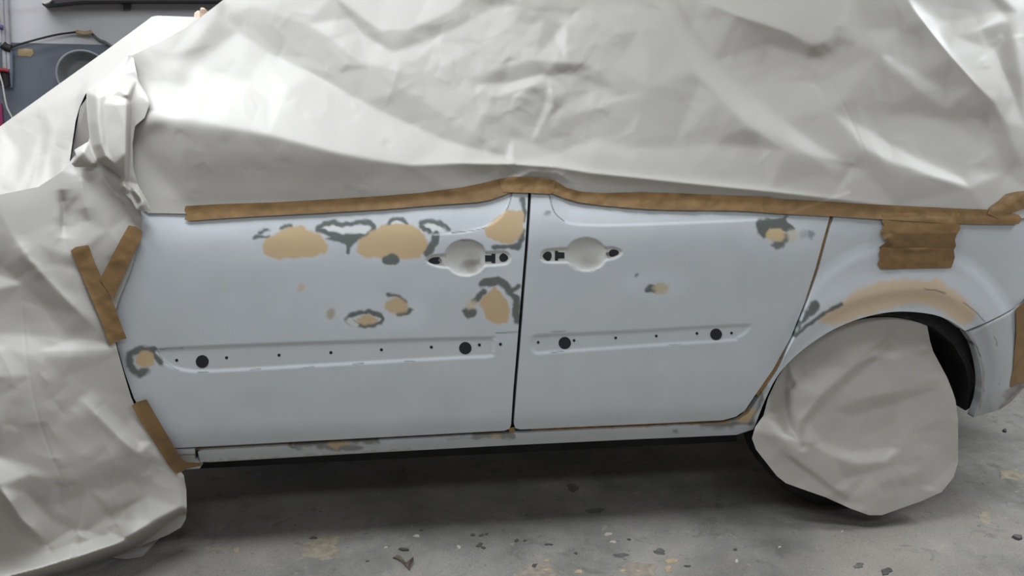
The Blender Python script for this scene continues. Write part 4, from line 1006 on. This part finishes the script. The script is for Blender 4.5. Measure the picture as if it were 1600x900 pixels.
M_MAG = mat('magenta_plastic', (0.30, 0.03, 0.12), 0.5)
M_WTAPE = mat('old_tape', (0.45, 0.34, 0.20), 0.7, 0.15, 20)
M_PINK = mat('peach_tape', (0.72, 0.52, 0.42), 0.6, 0.1, 20)

def wall_box(name, px, off0, off1, mt, parent=None):
    """box standing on the wall, front outline given in the frame"""
    P = np.array(px, float); n = len(P)
    a = on_wall(P[:, 0], P[:, 1], off1); b = a-WN*(off1-off0)
    me = bpy.data.meshes.new(name)
    me.from_pydata([tuple(p) for p in np.vstack([a, b])], [], [tuple(range(n)), tuple(range(2*n-1, n-1, -1))]+[(i, (i+1) % n, n+(i+1) % n, n+i) for i in range(n)][::1]); me.update()
    return new_obj(name, me, mt, parent)
sh = tag(empty('wall_shelf', (0, 0, 0)), 'dark shelf board high on the white wall', 'shelf')
wall_box('board', [(66, 7), (66, 1), (120, -7), (420, -8), (420, 1), (200, 0.5), (130, 1)], 0.0, 0.22, M_DARKWOOD, sh)
br = wall_box('bracket', [(191, -6), (206, -6), (204, 16), (193, 16)], 0.0, 0.03, M_GREYM, sh)
wall_box('bracket_cap', [(190, -6), (206, -6), (205, 7), (191, 7)], 0.03, 0.05, M_GREEN, br)
o = wall_box('paper_roll_end', [(64, 4), (66, -3), (76, -5), (82, -1), (76, 4), (70, 6)], 0.22, 0.27, M_WIRE); tag(o, 'white rag end hanging on the shelf corner', 'rag')
tag(tube('thin_hose', [tuple(p) for p in wpts([(14, 75), (28, 70), (60, 61), (90, 54), (120, 50)], 0.05)], 0.006, M_HOSE), 'thin dark hose running across the wall to a taped joint', 'hose')
tag(tube('taped_joint', [tuple(p) for p in wpts([(119, 50), (126, 51), (134, 52), (144, 49.5)], 0.055)], 0.013, M_WTAPE), 'tan taped joint at the end of the thin dark hose', 'joint')
tag(tube('grey_cord', [tuple(p) for p in wpts([(143, 52), (149, 58), (156, 63), (164, 66), (176, 74)], 0.03)], 0.009, M_GREYM), 'short grey cord hanging from the taped joint', 'cord')
lb = wall_box('tape_label', [(28, 77), (40, 75.5), (51, 77), (52, 84), (48, 89), (40, 87), (34, 88), (28, 87)], 0.003, 0.006, M_WTAPE); tag(lb, 'tan tape piece stuck on the blue wall band', 'tape')
# round plastic tub hung on the wall
tb = tag(empty('round_tub', (0, 0, 0)), 'round cloudy plastic tub hung against the blue wall', 'tub')
def disc(name, cpx, r_px, prof, mt, par):
    c = on_wall(*[np.array(float(k)) for k in cpx], 0.0)
    e = on_wall(np.array(cpx[0]+r_px, float), np.array(float(cpx[1])), 0.0); R = float(np.linalg.norm(e-c))*0.92
    n = 48; v, f = [], []; m = len(prof)
    for i in range(n):
        a = 2*math.pi*i/n
        for r, h in prof: v.append(tuple(c+WD*(R*r*math.cos(a))+np.array([0, 0, R*r*math.sin(a)])+WN*h))
    for i in range(n):
        for j in range(m-1): f.append((i*m+j, ((i+1) % n)*m+j, ((i+1) % n)*m+j+1, i*m+j+1))
    me = bpy.data.meshes.new(name); me.from_pydata(v, [], f); me.update()
    for p in me.polygons: p.use_smooth = True
    return new_obj(name, me, mt, par)
disc('bowl', (134, 119), 47, [(0.0, 0.02), (0.55, 0.02), (0.66, 0.03), (0.78, 0.09), (0.90, 0.12)], M_TUB, tb)
disc('rim', (134, 119), 47, [(0.90, 0.115), (0.93, 0.128), (0.98, 0.128), (1.0, 0.115), (0.98, 0.10)], M_RIM, tb)
# pipes and valve
p1 = tag(tube('wall_pipe', [tuple(p) for p in wpts([(9, -30), (10.5, 20), (13, 68), (15, 108)], 0.04)], 0.014, M_PIPE), 'pale painted pipe running down the wall, right of the pair', 'pipe')
p2 = tag(tube('wall_pipe', [tuple(p) for p in wpts([(2, -30), (3, 20), (6, 68), (8, 120)], 0.04)], 0.012, M_PIPE), 'pale painted pipe running down the wall, left of the pair', 'pipe')
for px in (11.5, 4.5):
    pass
vl = tag(empty('shut_off_valve', (0, 0, 0)), 'dark valve with a red lever at the left edge on the blue wall', 'valve')
tube('valve_body', [tuple(p) for p in wpts([(7, 112), (8, 122), (9, 134)], 0.05)], 0.028, M_HOSE, vl)
tube('pipe_end', [tuple(p) for p in wpts([(16, 80), (17, 110), (16, 136)], 0.04)], 0.014, M_PIPEB, vl)
tube('lever', [tuple(p) for p in wpts([(-6, 110), (4, 109), (14, 111)], 0.09)], 0.012, M_RED, vl)
tag(tube('hose_clamp', [tuple(p) for p in wpts([(-4, 42), (2, 42.5), (5, 43)], 0.06)], 0.014, mat('purple_plastic', (0.12, 0.08, 0.22), 0.5)), 'small purple clip on the pipe at the left edge', 'clip')
tag(tube('junction_box', [tuple(p) for p in wpts([(4, 70), (10, 74), (17, 76)], 0.05)], 0.025, M_HOSE), 'dark fitting where the hose meets the wall pipes', 'fitting')
tag(tube('hanging_cable', [tuple(p) for p in wpts([(-6, 100), (0, 118), (4, 132), (7, 150), (11, 168), (19, 184), (26, 200)], 0.12)], 0.005, M_WIRE), 'thin white cable hanging in front of the blue wall', 'cable')
o = wall_box('plastic_strip', [(-12, 158), (2, 162), (4, 185), (6, 215), (-12, 220)], 0.02, 0.06, M_MAG); tag(o, 'magenta strip at the left edge beside the bonnet paper', 'plastic strip')
# small scrap of peach tape behind the paper edge
pp = np.array([(303, 26), (304, 20), (309, 16.5), (312, 17.5), (313, 13), (315, 11.5), (318, 14), (321, 17), (322, 24), (312, 30)], float)
a = at_Y(pp[:, 0], pp[:, 1], 0.42+0.01*np.sin(pp[:, 0])); n = len(pp)
me = bpy.data.meshes.new('tape_scrap')
me.from_pydata([tuple(p) for p in np.vstack([a, a+np.array([0.004, 0.012, 0.0])])], [], [tuple(range(n)), tuple(range(2*n-1, n-1, -1))]+[(i, (i+1) % n, n+(i+1) % n, n+i) for i in range(n)]); me.update()
tag(new_obj('tape_scrap', me, M_PINK), 'small peach coloured tape scrap peeking over the paper edge', 'tape')

# ------------------------------------------------------------------ floor marks and litter
M_CEM = mat('tan_cement_spot', (0.26, 0.23, 0.175), 0.9, 0.25, 40, 0.5, 150)
M_PALE = mat('pale_floor_wear', (0.27, 0.235, 0.20), 0.9, 0.25, 40, 0.5, 150)
M_OIL = mat('dark_floor_stain', (0.115, 0.112, 0.107), 0.75, 0.3, 40, 0.5, 150)
M_LEAF = mat('dry_leaf', (0.11, 0.085, 0.07), 0.7, 0.3, 60)
M_CHIPD = mat('dark_chip', (0.065, 0.064, 0.062), 0.7, 0.2, 60)
M_CHIPL = mat('pale_chip', (0.44, 0.41, 0.36), 0.7, 0.2, 60)
M_CHIPT = mat('tan_chip', (0.36, 0.285, 0.19), 0.7, 0.2, 60)
def blob(name, u, v, ru, rv, mt, h=0.0012, n=22, jag=0.25, seed=0):
    r = np.random.default_rng(seed); ph = r.uniform(0, 6.28, 4)
    t = np.linspace(0, 2*math.pi, n, endpoint=False)
    k = 1+jag*(0.5*np.sin(2*t+ph[0])+0.35*np.sin(3*t+ph[1])+0.3*np.sin(5*t+ph[2]))+r.normal(0, jag*0.25, n)
    p = at_floor(u+ru*k*np.cos(t), v+rv*k*np.sin(t), 0.0)
    c = p.mean(0)
    top_ = c+(p-c)*0.9
    vv = np.vstack([p+[0, 0, -0.001], top_+[0, 0, h]])
    me = bpy.data.meshes.new(name)
    me.from_pydata([tuple(q) for q in vv], [], [tuple(range(n, 2*n))[::-1]]+[(i, (i+1) % n, n+(i+1) % n, n+i) for i in range(n)]); me.update()
    bm_flip = me.polygons[0].normal.z
    if bm_flip < 0: me.flip_normals()
    return new_obj(name, me, mt)
for k, (u, v, ru, rv, m_, h) in enumerate([(505, 854, 33, 17, M_CEM, 0.0012), (500, 868, 30, 6, M_CEM, 0.0008), (1000, 893, 34, 14, M_PALE, 0.0008), (838, 893, 36, 12, M_PALE, 0.0008), (334, 858, 14, 6, M_PALE, 0.0008), (460, 829, 11, 3, M_PALE, 0.0008), (1580, 742, 22, 8, M_CEM, 0.0012), (1540, 808, 12, 10, M_CEM, 0.001),
                                     (930, 798, 14, 5, M_OIL, 0.0005), (970, 868, 12, 4, M_OIL, 0.0005), (1030, 862, 11, 5, M_OIL, 0.0005), (895, 762, 10, 7, M_OIL, 0.0005)]):
    o = blob('floor_patch', u, v, ru, rv, m_, h, 30, 0.3, 40+k); child(o, floor)
def chip(name, u, v, ru, rv, mt, label, cat, group=None, h=0.004, seed=0):
    o = blob(name, u, v, ru, rv, mt, h, 9, 0.45, seed); tag(o, label, cat, group); return o
# curled dry leaf
def leaf():
    spine = [(614, 871), (622, 873), (630, 879), (636, 887), (640, 884), (646, 878)]
    P = smooth(spine, False, 5); n = len(P); t = np.linspace(0, 1, n)
    w = 1.2+5.5*np.sin(np.pi*np.clip(t*1.05, 0, 1))**1.5*(t > 0.15)
    lp = at_floor(P[:, 0]-w*0.3, P[:, 1]-w, 0.004)+np.stack([0*t, 0*t, 0.012*t*(1+0.4*np.sin(9*t))], 1)
    mp = at_floor(P[:, 0], P[:, 1], 0.003)
    rp = at_floor(P[:, 0]+w*0.4, P[:, 1]+w*0.7, 0.004)+np.stack([0*t, 0*t, 0.008*t], 1)
    v = np.vstack([lp, mp, rp]); f = []
    for i in range(n-1): f += [(i, i+1, n+i+1, n+i), (n+i, n+i+1, 2*n+i+1, 2*n+i)]
    me = bpy.data.meshes.new('dry_leaf'); me.from_pydata([tuple(p) for p in v], [], f); me.update()
    o = new_obj('dry_leaf', me, M_LEAF); md = o.modifiers.new('thick', 'SOLIDIFY'); md.thickness = 0.0012
    tag(o, 'curled brown dry leaf on the floor below the front door', 'leaf')
leaf()
chip('dark_chip', 632, 860, 7, 2.2, M_CHIPD, 'dark flake lying just above the dry leaf on the floor', 'flake', None, 0.006, 3)
chip('dark_chip', 1590, 841, 9, 3.0, M_CHIPD, 'dark twig-like scrap at the right edge of the floor', 'scrap', None, 0.008, 4)
chip('dark_chip', 1570, 674, 3.2, 2.2, M_CHIPD, 'small dark pebble on the floor below the bumper', 'pebble', None, 0.008, 5)
chip('dark_chip', 1386, 893, 9, 5, M_CHIPD, 'dark oval flake at the bottom edge below the rear wheel', 'flake', None, 0.003, 6)
chip('dark_chip', 1342, 884, 9, 4, M_OIL, 'dark grey flake near the bottom edge, left of an oval flake', 'flake', None, 0.002, 7)
for k, (u, v, ru, rv) in enumerate([(739, 836, 3.5, 2.2), (752, 837, 4, 2), (760, 835, 3, 1.6), (748, 853, 4, 2.2), (755, 856, 4, 2), (751, 850, 3, 2), (983, 843.5, 3.5, 1.6), (658, 829, 2.5, 1.4), (574, 877, 3, 1.3), (835, 884, 5, 3), (807, 845, 3, 3), (1074, 885, 5, 1.8), (1149, 859, 4, 1.6), (820, 845, 3, 1.6), (900, 865, 3, 1.5), (857, 851, 6, 1.8), (490, 841, 8, 2)]):
    chip('dark_speck', u, v, ru, rv, M_CHIPD, 'tiny dark speck of dirt on the floor in front of the car', 'dirt speck', 'dark dirt specks on the floor', 0.002, 60+k)
for k, (u, v, ru, rv) in enumerate([(651, 837.5, 6, 2), (950, 835, 6, 2.4), (958, 847, 5, 2), (603, 856, 3, 2), (1151, 877, 3, 2.5), (717, 855, 3, 3), (1218, 855, 3, 1.2), (1316, 830.5, 2, 1.4)]):
    chip('pale_chip', u, v, ru, rv, M_CHIPL, 'tiny pale chip on the floor in front of the car', 'paint chip', 'pale paint chips on the floor', 0.002, 80+k)
for k, (u, v, ru, rv) in enumerate([(370, 860, 4, 3.5), (904, 894, 6, 4), (974, 892, 6, 2.2), (998, 893, 6, 2.2), (855, 891, 8, 2), (854, 876, 5, 2.5), (1044, 890, 7, 5), (1050, 877, 14, 4)]):
    chip('tan_chip', u, v, ru, rv, M_CHIPT, 'tan filler crumb on the floor near the bottom edge', 'filler crumb', 'tan filler crumbs on the floor', 0.002, 90+k)
# loose corner of paper lying on the floor under the front sheet
fl = np.array([(176, 872), (205, 858), (248, 842), (240, 852), (222, 870), (196, 874)], float)
a = at_floor(fl[:, 0], fl[:, 1], 0.002); n = len(fl)
me = bpy.data.meshes.new('paper_scrap')
me.from_pydata([tuple(p) for p in np.vstack([a, a+np.array([0, 0, 0.002])])], [], [tuple(range(n, 2*n))[::-1], tuple(range(n))]+[(i, (i+1) % n, n+(i+1) % n, n+i) for i in range(n)]); me.update()
tag(new_obj('paper_scrap', me, M_PAPER), 'flat paper corner lying on the floor under the wing sheet', 'paper')
